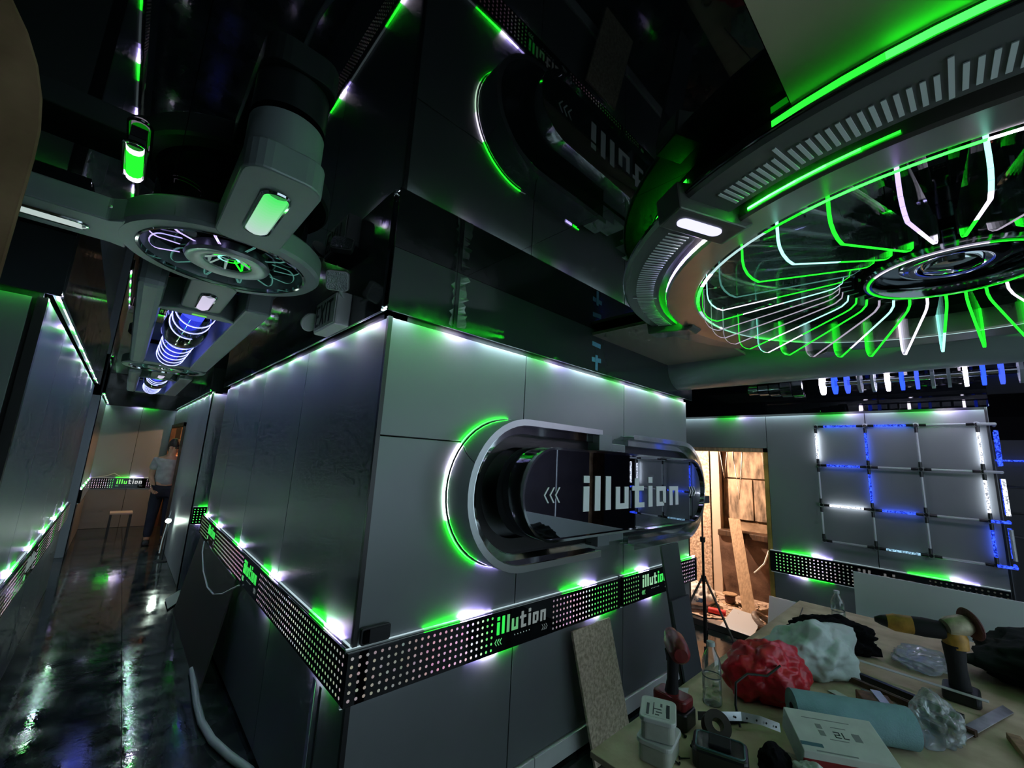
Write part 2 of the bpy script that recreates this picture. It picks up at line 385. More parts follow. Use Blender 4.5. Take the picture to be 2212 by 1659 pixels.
fascia(10, -2.4, -.31, [], 'y', 2.83, -1, [2.05], tail=1.4, d=1, dim=.01, strength=emit_mat('led_strip_faint', 16.0, lamp=True))
fascia(11, -.20, 4.2, [.9, 2.3], 'x', XR, -1, [.25, .9, 1.86, 2.75], tail=.40, d=-1, zb=2.33, dim=.22, skin=GLOSS)

# ------------------------------------------------------------------ ring chandelier (right)
RC = Vector((2.21, -.05, 0))
def ring_chandelier():
    t = thing('ring_chandelier', 'huge round ceiling ring with glowing clear fins around a chrome hub', 'ceiling light', (RC.x, RC.y, 2.38))
    def L(m, *a, **k): return m.lathe(*a, org=RC, **k)
    # body in two stepped rings
    outer = MB(); L(outer, [(1.125, 2.60), (1.19, 2.553), (1.211, 2.542), (1.215, 2.53), (1.205, 2.52), (1.06, 2.505), (1.055, 2.545), (1.02, 2.545), (1.02, 2.60)], n=120, closed_prof=True)
    outer.build('outer_ring', base_mat('ring_paint', (.15, .165, .16), .36, .3, .5, var=.06, vscale=3), t, smooth=True)
    inner = MB(); L(inner, [(1.02, 2.60), (1.02, 2.545), (1.028, 2.49), (1.02, 2.482), (.905, 2.492), (.895, 2.505), (.885, 2.60)], n=120, closed_prof=True)
    inner.build('inner_ring', base_mat('warm_satin_metal', (.27, .25, .22), .32, .6, var=.05), t, smooth=True)
    riser = MB(); L(riser, [(1.12, 2.60), (1.12, ZC - .001)], n=96); L(riser, [(.92, ZC - .001), (.92, 2.60)], n=96)
    riser.build('riser', DARKPAINT, t, smooth=True)
    rim = MB(); L(rim, [(1.209, 2.546), (1.217, 2.543), (1.219, 2.536), (1.212, 2.533)], n=120, closed_prof=True); rim.build('rim_band', CHROME_D, t, smooth=True)
    def arc(name, r, z, w, colf, mat, horizontal=True, n=90):
        m = MB(); runs = [m]
        for i in range(n):
            a, b = 2 * PI * i / n, 2 * PI * (i + 1) / n; c = colf(math.degrees((a + b) / 2) % 360)
            if c is None or sum(c) < .02:
                if m.f: m = MB(); runs.append(m)     # each lit stretch is a strip of its own
                continue
            if horizontal: L(m, [(r - w / 2, z), (r + w / 2, z)], n=1, a0=a, a1=b, col=c)
            else: L(m, [(r, z - w / 2), (r, z + w / 2)], n=1, a0=a, a1=b, col=c)
        for q in runs:
            if q.f: q.build(name, mat, t)
    def up(a):                                   # LED above the outer rim, washing the ceiling
        if 128 < a < 147: return tuple(x * 1. for x in GRN)
        if 166 <= a < 178: return tuple(x * .05 for x in GRN)
        if 178 <= a < 250: return tuple(x * .16 for x in GRN)
        if 100 < a <= 128: return tuple(x * .15 for x in GRN)
        if a < 60 or a > 300: return tuple(x * .3 for x in GRN)
        return (0, 0, 0)
    arc('rim_light', 1.124, 2.634, .02, up, emit_mat('led_ring_top', 30.0, lamp=True), False)
    def gr(a):
        if 154 < a < 175: k = 1 - (a - 154) / 21; return tuple(x * k * .8 for x in GRN)
        if 141 < a < 149: return WHT
        if 118 < a <= 140: k = (a - 118) / 22; return tuple(x * k * .8 for x in LAV)
        if 92 < a <= 118: k = (118 - a) / 26 + .15; return tuple(x * k * .8 for x in GRN)
        if 60 < a < 92: return tuple(x * .5 for x in LAV)
        return (0, 0, 0)
    arc('groove_light', 1.0295, 2.502, .007, gr, emit_mat('led_groove', 45.0, lamp=True), False)
    def inn(a):
        if 160 < a < 183: return tuple(x * .5 for x in GRN)
        if 183 <= a < 215: return tuple(x * .6 for x in WHT)
        if 150 < a <= 160: return tuple(x * .08 for x in GRN)
        if 124 < a < 132: return WHT
        if 104 < a <= 124: k = (a - 104) / 20; return tuple(x * .5 * k for x in GRN)
        if 50 < a <= 62: return tuple(x * .5 for x in GRN)
        return (.02, .03, .03)
    arc('inner_edge_light', .890, 2.489, .013, inn, emit_mat('led_ring_in', 14.0, lamp=True))
    # scale marks on the underside
    tm = MB().box((1.085, -.0045, -.0015), (1.155, .0045, .0015)).mesh('tick_mark'); tl = MB().box((1.075, -.0045, -.0015), (1.185, .0045, .0015)).mesh('tick_mark_long'); tf = MB().box((1.09, -.0028, -.0015), (1.165, .0028, .0015)).mesh('tick_mark_fine')
    MT = base_mat('pale_marking', (.85, .92, .90), .5)
    for me in (tm, tl, tf): me.materials.append(MT)
    angs = [(156.5 + 1.0 * i, tl if i in (9, 24) else tm) for i in range(40)] + [(94 + 1.0 * i, tl if i in (22,) else tf) for i in range(52)]
    for a, me in angs:
        o = bpy.data.objects.new('tick_mark', me); COL.objects.link(o); o.parent = t
        o.location = (0, 0, 2.5105 - 2.38); o.rotation_euler = (0, math.radians(.0) - .1, math.radians(a))
        o.rotation_euler = (Matrix.Rotation(math.radians(a), 4, 'Z') @ Matrix.Rotation(-.103, 4, 'Y')).to_euler()
        # tilt keeps the bar parallel to the sloping underside
        o.location.z = 2.5085 - 2.38 + .103 * 0 - .1 * 0 - .108 + .108
        o.location.z = (2.505 + (1.12 - 1.06) * .103) - 2.38 - 1.12 * .103 - .0035
    # bridges across the ring, one with a pill lamp
    def bridge(a, lamp):
        R = rotz(math.radians(a)); m = MB()
        m.prism([(.97, -.055, 2.48), (1.0, -.055, 2.462), (1.235, -.055, 2.482), (1.245, -.055, 2.57), (.97, -.055, 2.60)], (0, .11, 0)); m.rotate(R).move(RC)
        br = m.build('bridge', base_mat('olive_grey_paint', (.12, .13, .115), .4, .3), t, bevel=.006)
        if lamp:
            pts = []
            for i in range(9): b = -PI / 2 + PI * i / 8; pts.append((1.18 + .022 * math.cos(b), .022 * math.sin(b)))
            for i in range(9): b = PI / 2 + PI * i / 8; pts.append((1.07 + .022 * math.cos(b), .022 * math.sin(b)))
            m = MB().prism([(x, y, 2.4585 + (x - 1.0) * .085) for x, y in pts], (0, 0, .004), (.62, .62, 1.0)); m.rotate(R).move(RC); m.build('pill_lamp', emit_mat('pill_glow', .8), br)
    bridge(151, True); bridge(90, False); bridge(222, True); bridge(30, False)
    # flange plate by the bridge
    m = MB().prism([(.83, -.02, 2.515), (.98, -.12, 2.505), (1.0, .0, 2.503), (.9, .04, 2.51)], (0, 0, .008)); m.rotate(rotz(math.radians(148))).move(RC); m.build('joint_plate', MATS['warm_satin_metal'], t)
    # hub
    hub = MB(); L(hub, [(.30, ZC - .002), (.30, 2.60), (.255, 2.585), (.225, 2.575), (.05, 2.575)], n=56); hub.build('hub_drum', CHROME_D, t, smooth=True)
    hr = MB(); L(hr, [(.262, 2.575), (.27, 2.53), (.262, 2.505), (.235, 2.503), (.225, 2.52), (.225, 2.575)], n=72, closed_prof=True); hr.build('hub_ring', CHROME_D, t, smooth=True)
    hc = MB(); L(hc, [(.155, 2.575), (.15, 2.545), (.12, 2.535), (.085, 2.545), (.08, 2.53), (.05, 2.52), (.0005, 2.517)], n=48); hc.build('hub_boss', CHROME, t, smooth=True)
    def hubc(a):
        if 120 < a < 200: return tuple(x * .8 for x in WHT)
        if 255 < a < 300: return WHT
        return GRN
    arc('hub_light', .2485, 2.5015, .009, hubc, emit_mat('led_hub', 1.1))
    # fins: one mesh, its lit edge in several colourings
    out = [(.36, 2.575)]
    top = [(.34, 2.60), (.87, 2.60)]
    edge = [(.87, 2.60), (.87, 2.50)] + [(.80 + .07 * math.cos(b), 2.455 + (.075 if math.sin(b) > 0 else .075) * math.sin(b)) for b in [0, -.35, -.7, -1.05, -1.4]] + [(.40, 2.478), (.37, 2.487), (.345, 2.505), (.34, 2.53)]
    poly = [(.34, 2.60)] + edge[::-1][0:0]
    loop = edge + [(.34, 2.60)]
    th = .004
    fin_me = MB().prism([(r, -th, z) for r, z in loop], (0, 2 * th, 0)).mesh('acrylic_fin', Vector((0, 0, 2.38))); fin_me.materials.append(CLEAR)
    kinds = {'g': lambda k: GRN, 'w': lambda k: tuple(a * .9 for a in WHT), 'l': lambda k: tuple(a * .8 for a in LAV) if k < .55 else WHT, 'c': lambda k: CYA if k < .6 else GRN,
             'm': lambda k: GRN if k < .45 else (WHT if k < .7 else CYA), 'n': lambda k: CYA if k < .3 else (WHT if k < .6 else GRN), 'd': lambda k: tuple(a * .10 for a in CYA), 'x': lambda k: tuple(a * .22 for a in WHT)}
    FE = emit_mat('fin_edge_glow', 1.25); edges = {}
    for kname, f in kinds.items():
        m = MB(); tot = sum((Vector(b) - Vector(a)).length for a, b in zip(edge, edge[1:])); acc = 0
        for a, b in zip(edge, edge[1:]):
            a, b = Vector(a), Vector(b); ln = (b - a).length; ns = max(1, int(ln / .05))
            for i in range(ns):
                p, q = a.lerp(b, i / ns), a.lerp(b, (i + 1) / ns); k = (acc + ln * (i + .5) / ns) / tot
                d = (q - p).normalized(); nrm = Vector((d.y, -d.x)) * -.0015
                m.quad((p.x + nrm.x, -th - .001, p.y + nrm.y), (q.x + nrm.x, -th - .001, q.y + nrm.y), (q.x + nrm.x, th + .001, q.y + nrm.y), (p.x + nrm.x, th + .001, p.y + nrm.y), f(k))
                m.quad((p.x + nrm.x, th + .001, p.y + nrm.y), (q.x + nrm.x, th + .001, q.y + nrm.y), (q.x, th + .001, q.y), (p.x, th + .001, p.y), f(k))
            acc += ln
        me = m.mesh('lit_edge', Vector((0, 0, 2.38))); me.materials.append(FE); edges[kname] = me
    seq = {174: 'l', 164: 'g', 154: 'c', 144: 'g', 134: 'd', 124: 'n', 114: 'm', 104: 'x', 94: 'x', 84: 'x', 74: 'm', 64: 'n', 54: 'g', 44: 'x', 34: 'm', 24: 'g', 14: 'w', 4: 'c', 354: 'g', 344: 'g', 334: 'l', 184: 'n', 194: 'x', 204: 'g', 214: 'w', 224: 'g', 324: 'w', 314: 'g', 304: 'c', 294: 'x', 284: 'g', 274: 'w', 264: 'g', 254: 'l', 244: 'g', 234: 'c'}
    bk = MB().box((.30, -.006, 2.53), (.345, .006, 2.60)).mesh('fin_bracket', Vector((0, 0, 2.38))); bk.materials.append(DARKPAINT)
    for a, k in seq.items():
        e = Matrix.Rotation(math.radians(a), 4, 'Z').to_euler()
        f = bpy.data.objects.new('acrylic_fin', fin_me); COL.objects.link(f); f.parent = t; f.rotation_euler = e
        s = bpy.data.objects.new('lit_edge', edges[k]); COL.objects.link(s); s.parent = f
        b = bpy.data.objects.new('fin_bracket', bk); COL.objects.link(b); b.parent = f
    return t
ring_chandelier()

# ------------------------------------------------------------------ corridor ceiling discs
def capsule_pts(u0, u1, v, r, z, along='y', n=6):
    pts = []
    for i in range(n + 1): a = -PI / 2 + PI * i / n; pts.append((u1 - r + r * math.cos(a), v + r * math.sin(a)))
    for i in range(n + 1): a = PI / 2 + PI * i / n; pts.append((u0 + r + r * math.cos(a), v + r * math.sin(a)))
    return [((v2, u, z) if along == 'y' else (u, v2, z)) for u, v2 in pts]
def rr(x0, x1, y0, y1, r, z, n=5):
    pts = []
    for cx_, cy_, a0 in ((x1 - r, y1 - r, 0), (x0 + r, y1 - r, PI / 2), (x0 + r, y0 + r, PI), (x1 - r, y0 + r, 1.5 * PI)):
        for i in range(n + 1): a = a0 + PI / 2 * i / n; pts.append((cx_ + r * math.cos(a), cy_ + r * math.sin(a), z))
    return pts
def lens(t, pts_in, z, colA, colB, along):
    """chrome-framed lens bar set in an arm's underside"""
    xs_ = [p[0] for p in pts_in]; ys_ = [p[1] for p in pts_in]; cxm, cym = (min(xs_) + max(xs_)) / 2, (min(ys_) + max(ys_)) / 2
    fr = MB(); n = len(pts_in)
    fr.tube([(p[0], p[1], z) for p in pts_in], .006, 6, closed=True); f = fr.build('lens_frame', CHROME, t, smooth=True)
    m = MB(); u0, u1 = (min(ys_), max(ys_)) if along == 'y' else (min(xs_), max(xs_)); v0, v1 = (min(xs_), max(xs_)) if along == 'y' else (min(ys_), max(ys_))
    for i in range(16):
        k = (i + .5) / 16; c = tuple(a * (1 - k) + b * k for a, b in zip(colA, colB)); a, b = u0 + (u1 - u0) * (.04 + .92 * i / 16), u0 + (u1 - u0) * (.04 + .92 * (i + 1) / 16)
        for j in range(4):
            q0, q1 = j / 4, (j + 1) / 4; w = (v1 - v0) - .01; vm = (v0 + v1) / 2
            va, vb = vm - w / 2 + w * q0, vm - w / 2 + w * q1; za, zb = z - .012 * math.sin(PI * q0), z - .012 * math.sin(PI * q1)
            if along == 'y': m.quad((va, a, za), (va, b, za), (vb, b, zb), (vb, a, zb), c)
            else: m.quad((a, va, za), (b, va, za), (b, vb, zb), (a, vb, zb), c)
    m.build('lens', emit_mat('lens_glow', .75), f)
def disc_fixture(cx_, cy_, label, arms, near):
    z0 = 2.445; C = Vector((cx_, cy_, 0)); t = thing('disc_ceiling_light', label, 'ceiling light', (cx_, cy_, z0))
    m = MB().lathe([(.283, z0 + .095), (.335, z0 + .095), (.345, z0 + .085), (.345, z0 + .012), (.333, z0), (.29, z0), (.283, z0 + .01)], 72, C, closed_prof=True); m.build('housing_ring', GREYPAINT, t, smooth=True)
    m = MB().lathe([(.27, ZC - .001), (.27, z0 + .09)], 56, C); m.build('ceiling_drum', GLOSS, t, smooth=True)
    m = MB().lathe([(.290, z0 + .001), (.287, z0 - .004), (.279, z0 - .002), (.277, z0 + .012)], 72, C, closed_prof=True); m.build('rim_trim', CHROME, t, smooth=True)
    m = MB().lathe([(.283, z0 + .085), (.001, z0 + .085)], 48, C); m.build('recess_plate', GLOSS, t)
    # hub
    m = MB().lathe([(.05, z0 + .085), (.135, z0 + .05), (.15, z0 + .012), (.143, z0), (.13, z0 - .005), (.085, z0 + .006), (.078, z0 + .018)], 48, C); m.build('hub_ring', STEEL, t, smooth=True)
    m = MB().lathe([(.082, z0 + .012), (.05, z0 + .045), (.03, z0 + .045), (.03, z0 + .032), (.001, z0 + .028)], 32, C); hb = m.build('hub_cone', CHROME, t, smooth=True)
    for i in range(8):
        a = 2 * PI * i / 8; d = Vector((math.cos(a), math.sin(a), 0)); e = Vector((-d.y, d.x, 0))
        m = MB().tube([C + d * .034 + Vector((0, 0, z0 + .032)), C + d * .078 + Vector((0, 0, z0 + .010))], .0035, 5, col=tuple(.5 * q for q in GRN) if i in (1, 5) else (.06, .09, .08)); m.build('spoke', LEDLOW, hb)
    m = MB()
    for i in range(20): m.lathe([(.03, z0 + .027), (.04, z0 + .027)], 1, C, a0=2 * PI * i / 20, a1=2 * PI * (i + 1) / 20, col=tuple(.6 * q for q in CYA) if i > 4 else GRN)
    m.build('hub_light', emit_mat('hub_soft', 1.0), hb)
    # petal loops
    N = 12
    for i in range(N):
        a = 2 * PI * i / N + .2; R = rotz(a); pts = []
        for k in range(9): b = -PI / 2 + PI * k / 8; pts.append(Vector((.232 + .035 * math.cos(b), 0, z0 + .045 + .032 * math.sin(b))))
        pts = [Vector((.165, 0, z0 + .016))] + pts + [Vector((.165, 0, z0 + .075))]
        m = MB().prism([R @ (p + Vector((0, -.002, 0))) + C for p in pts], R @ Vector((0, .004, 0))); pe = m.build('petal', CLEAR, t)
        lit = near and 5 <= i <= 8
        m = MB(); c = tuple(q * (.8 if lit else .10) for q in (LAV if lit else CYA))
        for p, q in zip(pts, pts[1:]):
            m.quad(*[R @ v + C for v in (p + Vector((0, -.005, 0)), q + Vector((0, -.005, 0)), q + Vector((0, .005, 0)), p + Vector((0, .005, 0)))], c)
        m.build('petal_edge', emit_mat('petal_glow', 1.3), pe)
    if 'w' in arms:
        m = MB().prism([(cx_ - .9, cy_ - .09, z0 + .0005), (cx_ - .36, cy_ - .09, z0 + .0005), (cx_ - .315, cy_ - .13, z0 + .0005), (cx_ - .315, cy_ + .15, z0 + .0005), (cx_ - .36, cy_ + .13, z0 + .0005), (cx_ - .9, cy_ + .13, z0 + .0005)], (0, 0, .085)); ar = m.build('arm', GREYPAINT, t, bevel=.006)
        lens(ar, capsule_pts(cx_ - .78, cx_ - .41, cy_ + .03, .032, z0 - .001, 'x'), z0 - .001, (.30, .38, .36), (.35, .42, .40), 'x')
        for x in (-.62, -.36):
            MB().lathe([(.006, 0), (.006, .003), (.001, .004)], 10, (cx_ + x, cy_ - .092 + .0, z0 + .05), axis=(0, -1, 0)).build('screw_head', STEEL, ar)
    if 's' in arms:
        m = MB().prism(rr(cx_ - .09, cx_ + .115, cy_ - .82, cy_ - .28, .06, z0 - .003), (0, 0, .09)); ar = m.build('arm', GREYPAINT, t, bevel=.006)
        m = MB().lathe([(.10, -.02), (.10, ZC - z0 - .10)], 40, (cx_ + .012, cy_ - .71, z0 + .09)); m.build('arm_mount', GREYPAINT, t, smooth=True)
        lens(ar, rr(cx_ - .022, cx_ + .052, cy_ - .72, cy_ - .41, .034, z0 - .006), z0 - .006, (.05, .62, .10), (.36, .46, .44), 'y')
    if 'n' in arms:
        m = MB().prism(rr(cx_ - .09, cx_ + .09, cy_ + .28, cy_ + .84, .05, z0 - .003), (0, 0, .10)); ar = m.build('arm', GREYPAINT, t, bevel=.006)
        lens(ar, rr(cx_ - .03, cx_ + .032, cy_ + .48, cy_ + .78, .03, z0 - .006), z0 - .006, (.42, .40, .52), (.5, .45, .6), 'y')
    return t
disc_fixture(.205, 2.0, 'near grey disc ceiling light with petal loops and three lens arms', 'wsn', True)
disc_fixture(.215, 5.62, 'far chrome-hubbed disc ceiling light beyond the blue coil housing', 'n', False)
def coil_housing(y0, y1, label, notch):
    xa, xb = -.07, .50; z0 = 2.43; xm = .21
    t = thing('coil_housing', label, 'ceiling light', (xm, (y0 + y1) / 2, z0))
    wx0, wx1, wy0, wy1 = .04, .375, y0 + .42, y1 - .15
    # frame built as four rails round the window
    m = MB().prism([(xa, y0, z0), (wx0, y0, z0), (wx0, y1, z0), (xa, y1, z0)], (0, 0, .20)); m.build('side_rail', GREYPAINT, t, bevel=.03)
    m = MB().prism([(wx1, y0 + .05, z0), (xb, y0 + .05, z0), (xb + .03, y1, z0), (wx1, y1, z0)], (0, 0, .20)); m.build('side_rail', GREYPAINT, t, bevel=.012)
    m = MB().prism([(wx0 - .01, wy0 - .03, z0), (xm - .1, wy0 - .11, z0), (xm + .1, wy0 - .11, z0), (wx1 + .01, wy0 - .03, z0), (wx1 + .01, wy0, z0), (wx0 - .01, wy0, z0)], (0, 0, .18)); m.build('front_rail', GREYPAINT, t, bevel=.008)
    m = MB().prism([(wx0 - .01, wy1, z0), (wx1 + .01, wy1, z0), (wx1 + .01, y1, z0), (wx0 - .01, y1, z0)], (0, 0, .18)); m.build('rear_rail', GREYPAINT, t, bevel=.008)
    m = MB().box((wx0, wy0, ZC - .03), (wx1, wy1, ZC - .003)); m.build('window_back', GLOSS, t)
    # glass tube with luminous windings
    yc = wy0 + (wy1 - wy0) * .36; zt = z0 + .085; r = .105
    tb = MB().lathe([(r, wy0 + .04), (r, wy1 - .02)], 32, (xm, 0, zt), axis=(0, 1, 0)).build('glass_tube', BLUEGLASS, t, smooth=True)
    for a, b, turns in ((wy0 + .05, yc - .12, 3), (yc + .14, wy1 - .05, 6)):
        n = turns * 28; path = [(xm + (r + .002) * math.cos(2 * PI * turns * i / n), a + (b - a) * i / n, zt + (r + .002) * math.sin(2 * PI * turns * i / n)) for i in range(n + 1)]
        MB().tube(path, .0028, 5, col=(.34, .38, 1.0)).build('winding', emit_mat('winding_glow', 1.7), tb)
        MB().lathe([(r * .55, a), (r * .55, b)], 20, (xm, 0, zt), axis=(0, 1, 0), col=(.022, .034, .30)).build('core', emit_mat('core_glow', 1.8), tb)
    MB().lathe([(.02, -.22), (.07, -.21), (.11, -.16), (.128, -.05), (.132, .08), (.125, .17), (.10, .20)], 32, (xm, yc, zt), axis=(0, 1, 0)).build('tube_cap', base_mat('smoked_chrome', (.18, .17, .14), .12, 1), t, smooth=True)
    MB().box((xm - .02, wy0 - .005, zt - .02), (xm + .02, yc - .14, zt + .02)).build('support_rod', BLACKP, t)
    MB().prism(capsule_pts(xm - .035, xm + .035, wy0 - .05, .012, z0 - .002, 'x'), (0, 0, -.003), (.16, .62, .10)).build('status_lamp', emit_mat('status_glow', .55), t)
    area_light('coil_lamp', (xm, (wy0 + wy1) / 2, z0 - .0), (0, 0, -1), .2, wy1 - wy0, 1.2, (.25, .3, 1), t)
    return t
coil_housing(2.52, 5.25, 'near grey ceiling housing with a blue coil tube in its window', True)
coil_housing(6.1, 8.7, 'far grey ceiling housing with a small blue glowing coil', False)
# capsule lamp and green tabs on the ceiling
t = thing('capsule_lamp', 'green glowing capsule lamp in a chrome frame on the black ceiling', 'ceiling light', (-.115, 1.77, 2.60))
m = MB()
for i in range(20):
    k = (i + .5) / 20; c = WHT if (k < .16 or k > .86) else GRN; y_a, y_b = 1.66 + .22 * i / 20, 1.66 + .22 * (i + 1) / 20
    for j in range(6):
        a, b = PI + PI * j / 6, PI + PI * (j + 1) / 6
        m.quad((-.115 + .022 * math.cos(a), y_a, 2.615 + .018 * math.sin(a)), (-.115 + .022 * math.cos(a), y_b, 2.615 + .018 * math.sin(a)), (-.115 + .022 * math.cos(b), y_b, 2.615 + .018 * math.sin(b)), (-.115 + .022 * math.cos(b), y_a, 2.615 + .018 * math.sin(b)), tuple(q * .8 for q in c))
m.build('lens', emit_mat('capsule_glow', 1.2), t)
MB().tube([(p[0], p[1], 2.616) for p in capsule_pts(1.645, 1.895, -.115, .028, 0, 'y')], .005, 6, closed=True).build('lens_frame', CHROME, t, smooth=True)
MB().box((-.135, 1.68, 2.62), (-.095, 1.86, ZC - .001)).build('mount', BLACKP, t)
for k, (x, lab) in enumerate(((.150, 'left of two small green tabs beside the disc light arm'), (.168, 'right of two small green tabs beside the disc light arm'))):
    tag(MB().prism([(x - .008, 1.775, ZC - .006), (x + .008, 1.77, ZC - .006), (x + .008, 1.815, ZC - .006), (x - .008, 1.81, ZC - .006)], (0, 0, .005), (.03, .75, .06)).build('green_tab', emit_mat('tab_glow', .8), None, org=(x, 1.79, ZC)), lab, 'tab', 'green tabs on the ceiling')

# ------------------------------------------------------------------ beam and ring tube on the right
bm_t = thing('ceiling_beam', 'long rounded grey beam running under the ceiling behind the fin ring', 'beam', (3.6, .5, 2.39))
prof = [(.20 * math.cos(PI * i / 12), -.17 * math.sin(PI * i / 12)) for i in range(13)]
MB().prism([(3.62 + a, -2.6, ZC - .075 + b) for a, b in prof] + [(3.42, -2.6, ZC - .002), (3.82, -2.6, ZC - .002)][0:2], (0, 4.30, 0)).build('beam_shell', GREYPAINT, bm_t, smooth=True)
MB().tube([(3.86, -2.6, 2.60), (3.86, 1.72, 2.60)], .012, 8).build('edge_rail', CHROME, bm_t, smooth=True)
MB().box((2.3, 1.06, ZC - .05), (3.44, 1.70, ZC - .03)).build('end_plate', base_mat('warm_bare_panel', (.25, .22, .18), .5), bm_t)
rt = thing('ring_tube_lamp', 'long clear tube with white and blue glowing rings under the grey beam', 'ceiling light', (4.05, .2, 2.44))
ZR = 2.44; XT = 4.05
MB().tube([(XT, -2.5, ZR), (XT, .72, ZR)], .022, 12).build('centre_rod', CHROME, rt, smooth=True)
MB().tube([(XT + .05, -2.5, ZR + .07), (XT + .05, .72, ZR + .07)], .008, 8).build('edge_rail', CHROME, rt, smooth=True)
for k in range(5):
    MB().lathe([(.03 + .011 * k, 0), (.05 + .011 * k, .004), (.05 + .011 * k, .075), (.03 + .011 * k, .08)], 28, (XT, 1.16 - .085 * k, ZR), axis=(0, 1, 0), closed_prof=True).build('end_cap', CHROME_D, rt, smooth=True)
rg = MB().lathe([(.070, -.009), (.085, -.009), (.085, .009), (.070, .009)], 20, (0, 0, 0), axis=(0, 1, 0), closed_prof=True)
cols = [(WHT, 2.2), (BLU, 1.2), ((.03, .06, .6), 1.0), None, None]
meshes = []
for q in cols:
    mm = MB(); mm.v = list(rg.v); mm.f = list(rg.f); mm.c = [tuple(x * q[1] for x in q[0]) if q else None] * len(rg.f)
    me = mm.mesh('glow_ring'); me.materials.append((emit_mat('ring_glow_white', 10.0, lamp=True) if q[0] is WHT else emit_mat('ring_glow', 1.4)) if q else base_mat('frosted_ring', (.30, .34, .36), .3, .3)); meshes.append(me)
y = .70; k = 0
while y > -2.4:
    o = bpy.data.objects.new('glow_ring', meshes[k % 5]); COL.objects.link(o); o.parent = rt; o.location = (0, y - .2, 0)
    y -= .078 if k % 5 != 2 else .078; k += 1
for yy in (.55, -.4, -1.4):
    MB().tube([(XT, yy, ZR), (XT, yy, ZC - .002)], .006, 6).build('hanger', BLACKP, rt)
oc = thing('oval_ceiling_plate', 'warm grey ceiling plate with a dark oval cut-out beside the ring tube', 'plate', (4.2, 1.45, 2.6))
MB().box((3.95, 1.22, ZC - .03), (4.75, 2.1, ZC - .004)).build('plate', MATS['warm_bare_panel'], oc)
MB().lathe([(.13, 0), (.001, 0)], 32, (4.3, 1.5, ZC - .032)).build('oval_hole', BACKING, oc)

# ------------------------------------------------------------------ lettering
GLYPH = {'i': (.30, [(0, .80, .30, 1), (0, 0, .30, .70)]), 'l': (.30, [(0, 0, .30, 1)]),
         'u': (.80, [(0, 0, .26, .68), (.54, .0, .80, .68), (.26, 0, .54, .17)]),
         't': (.78, [(.12, 0, .40, .95), (-.06, .55, .12, .70), (.40, .55, .74, .70), (.40, 0, .78, .16)]),
         'o': (.76, [(0, 0, .24, .68), (.52, .10, .76, .68), (.24, .52, .52, .68), (.24, 0, .60, .14)]),
         'n': (.76, [(0, 0, .26, .68), (.50, 0, .76, .68), (.26, .52, .50, .68)])}
def lettering(parent, org, ux, h, nrm, mat, colf=None, sx=1.0, th=.002):
    """the word, one mesh for each letter; org lower left, ux reading direction"""
    org, ux, uz, nv = Vector(org), Vector(ux), Vector((0, 0, 1)), Vector(nrm) * th; x = 0.0; w = 0
    for k, ch in enumerate('illution'):
        gw, rects = GLYPH[ch]; m = MB(); c = colf(k) if colf else None
        for a, b, c1, d in rects:
            P = [org + ux * (x + q * sx) * h + uz * r * h for q, r in ((a, b), (c1, b), (c1, d), (a, d))]
            m.prism(P, nv, c)
        m.build('letter', mat, parent); x += (gw + .30) * sx
    return x * h
def chevrons(parent, org, ux, h, nrm, mat, n=3, left=True, th=.002, col=None):
    org, ux, uz, nv = Vector(org), Vector(ux), Vector((0, 0, 1)), Vector(nrm) * th
    for k in range(n):
        o = org + ux * k * h * .55; s = -1 if left else 1; w = h * .14; tip = h * .38 * s
        P = [o, o + ux * w, o + ux * (w + tip) + uz * h * .5, o + ux * w + uz * h, o + uz * h, o + ux * tip + uz * h * .5]
        MB().prism(P[:3] + [P[5]], nv, col).prism([P[5], P[2], P[3], P[4]], nv, col).build('chevron', mat, parent)

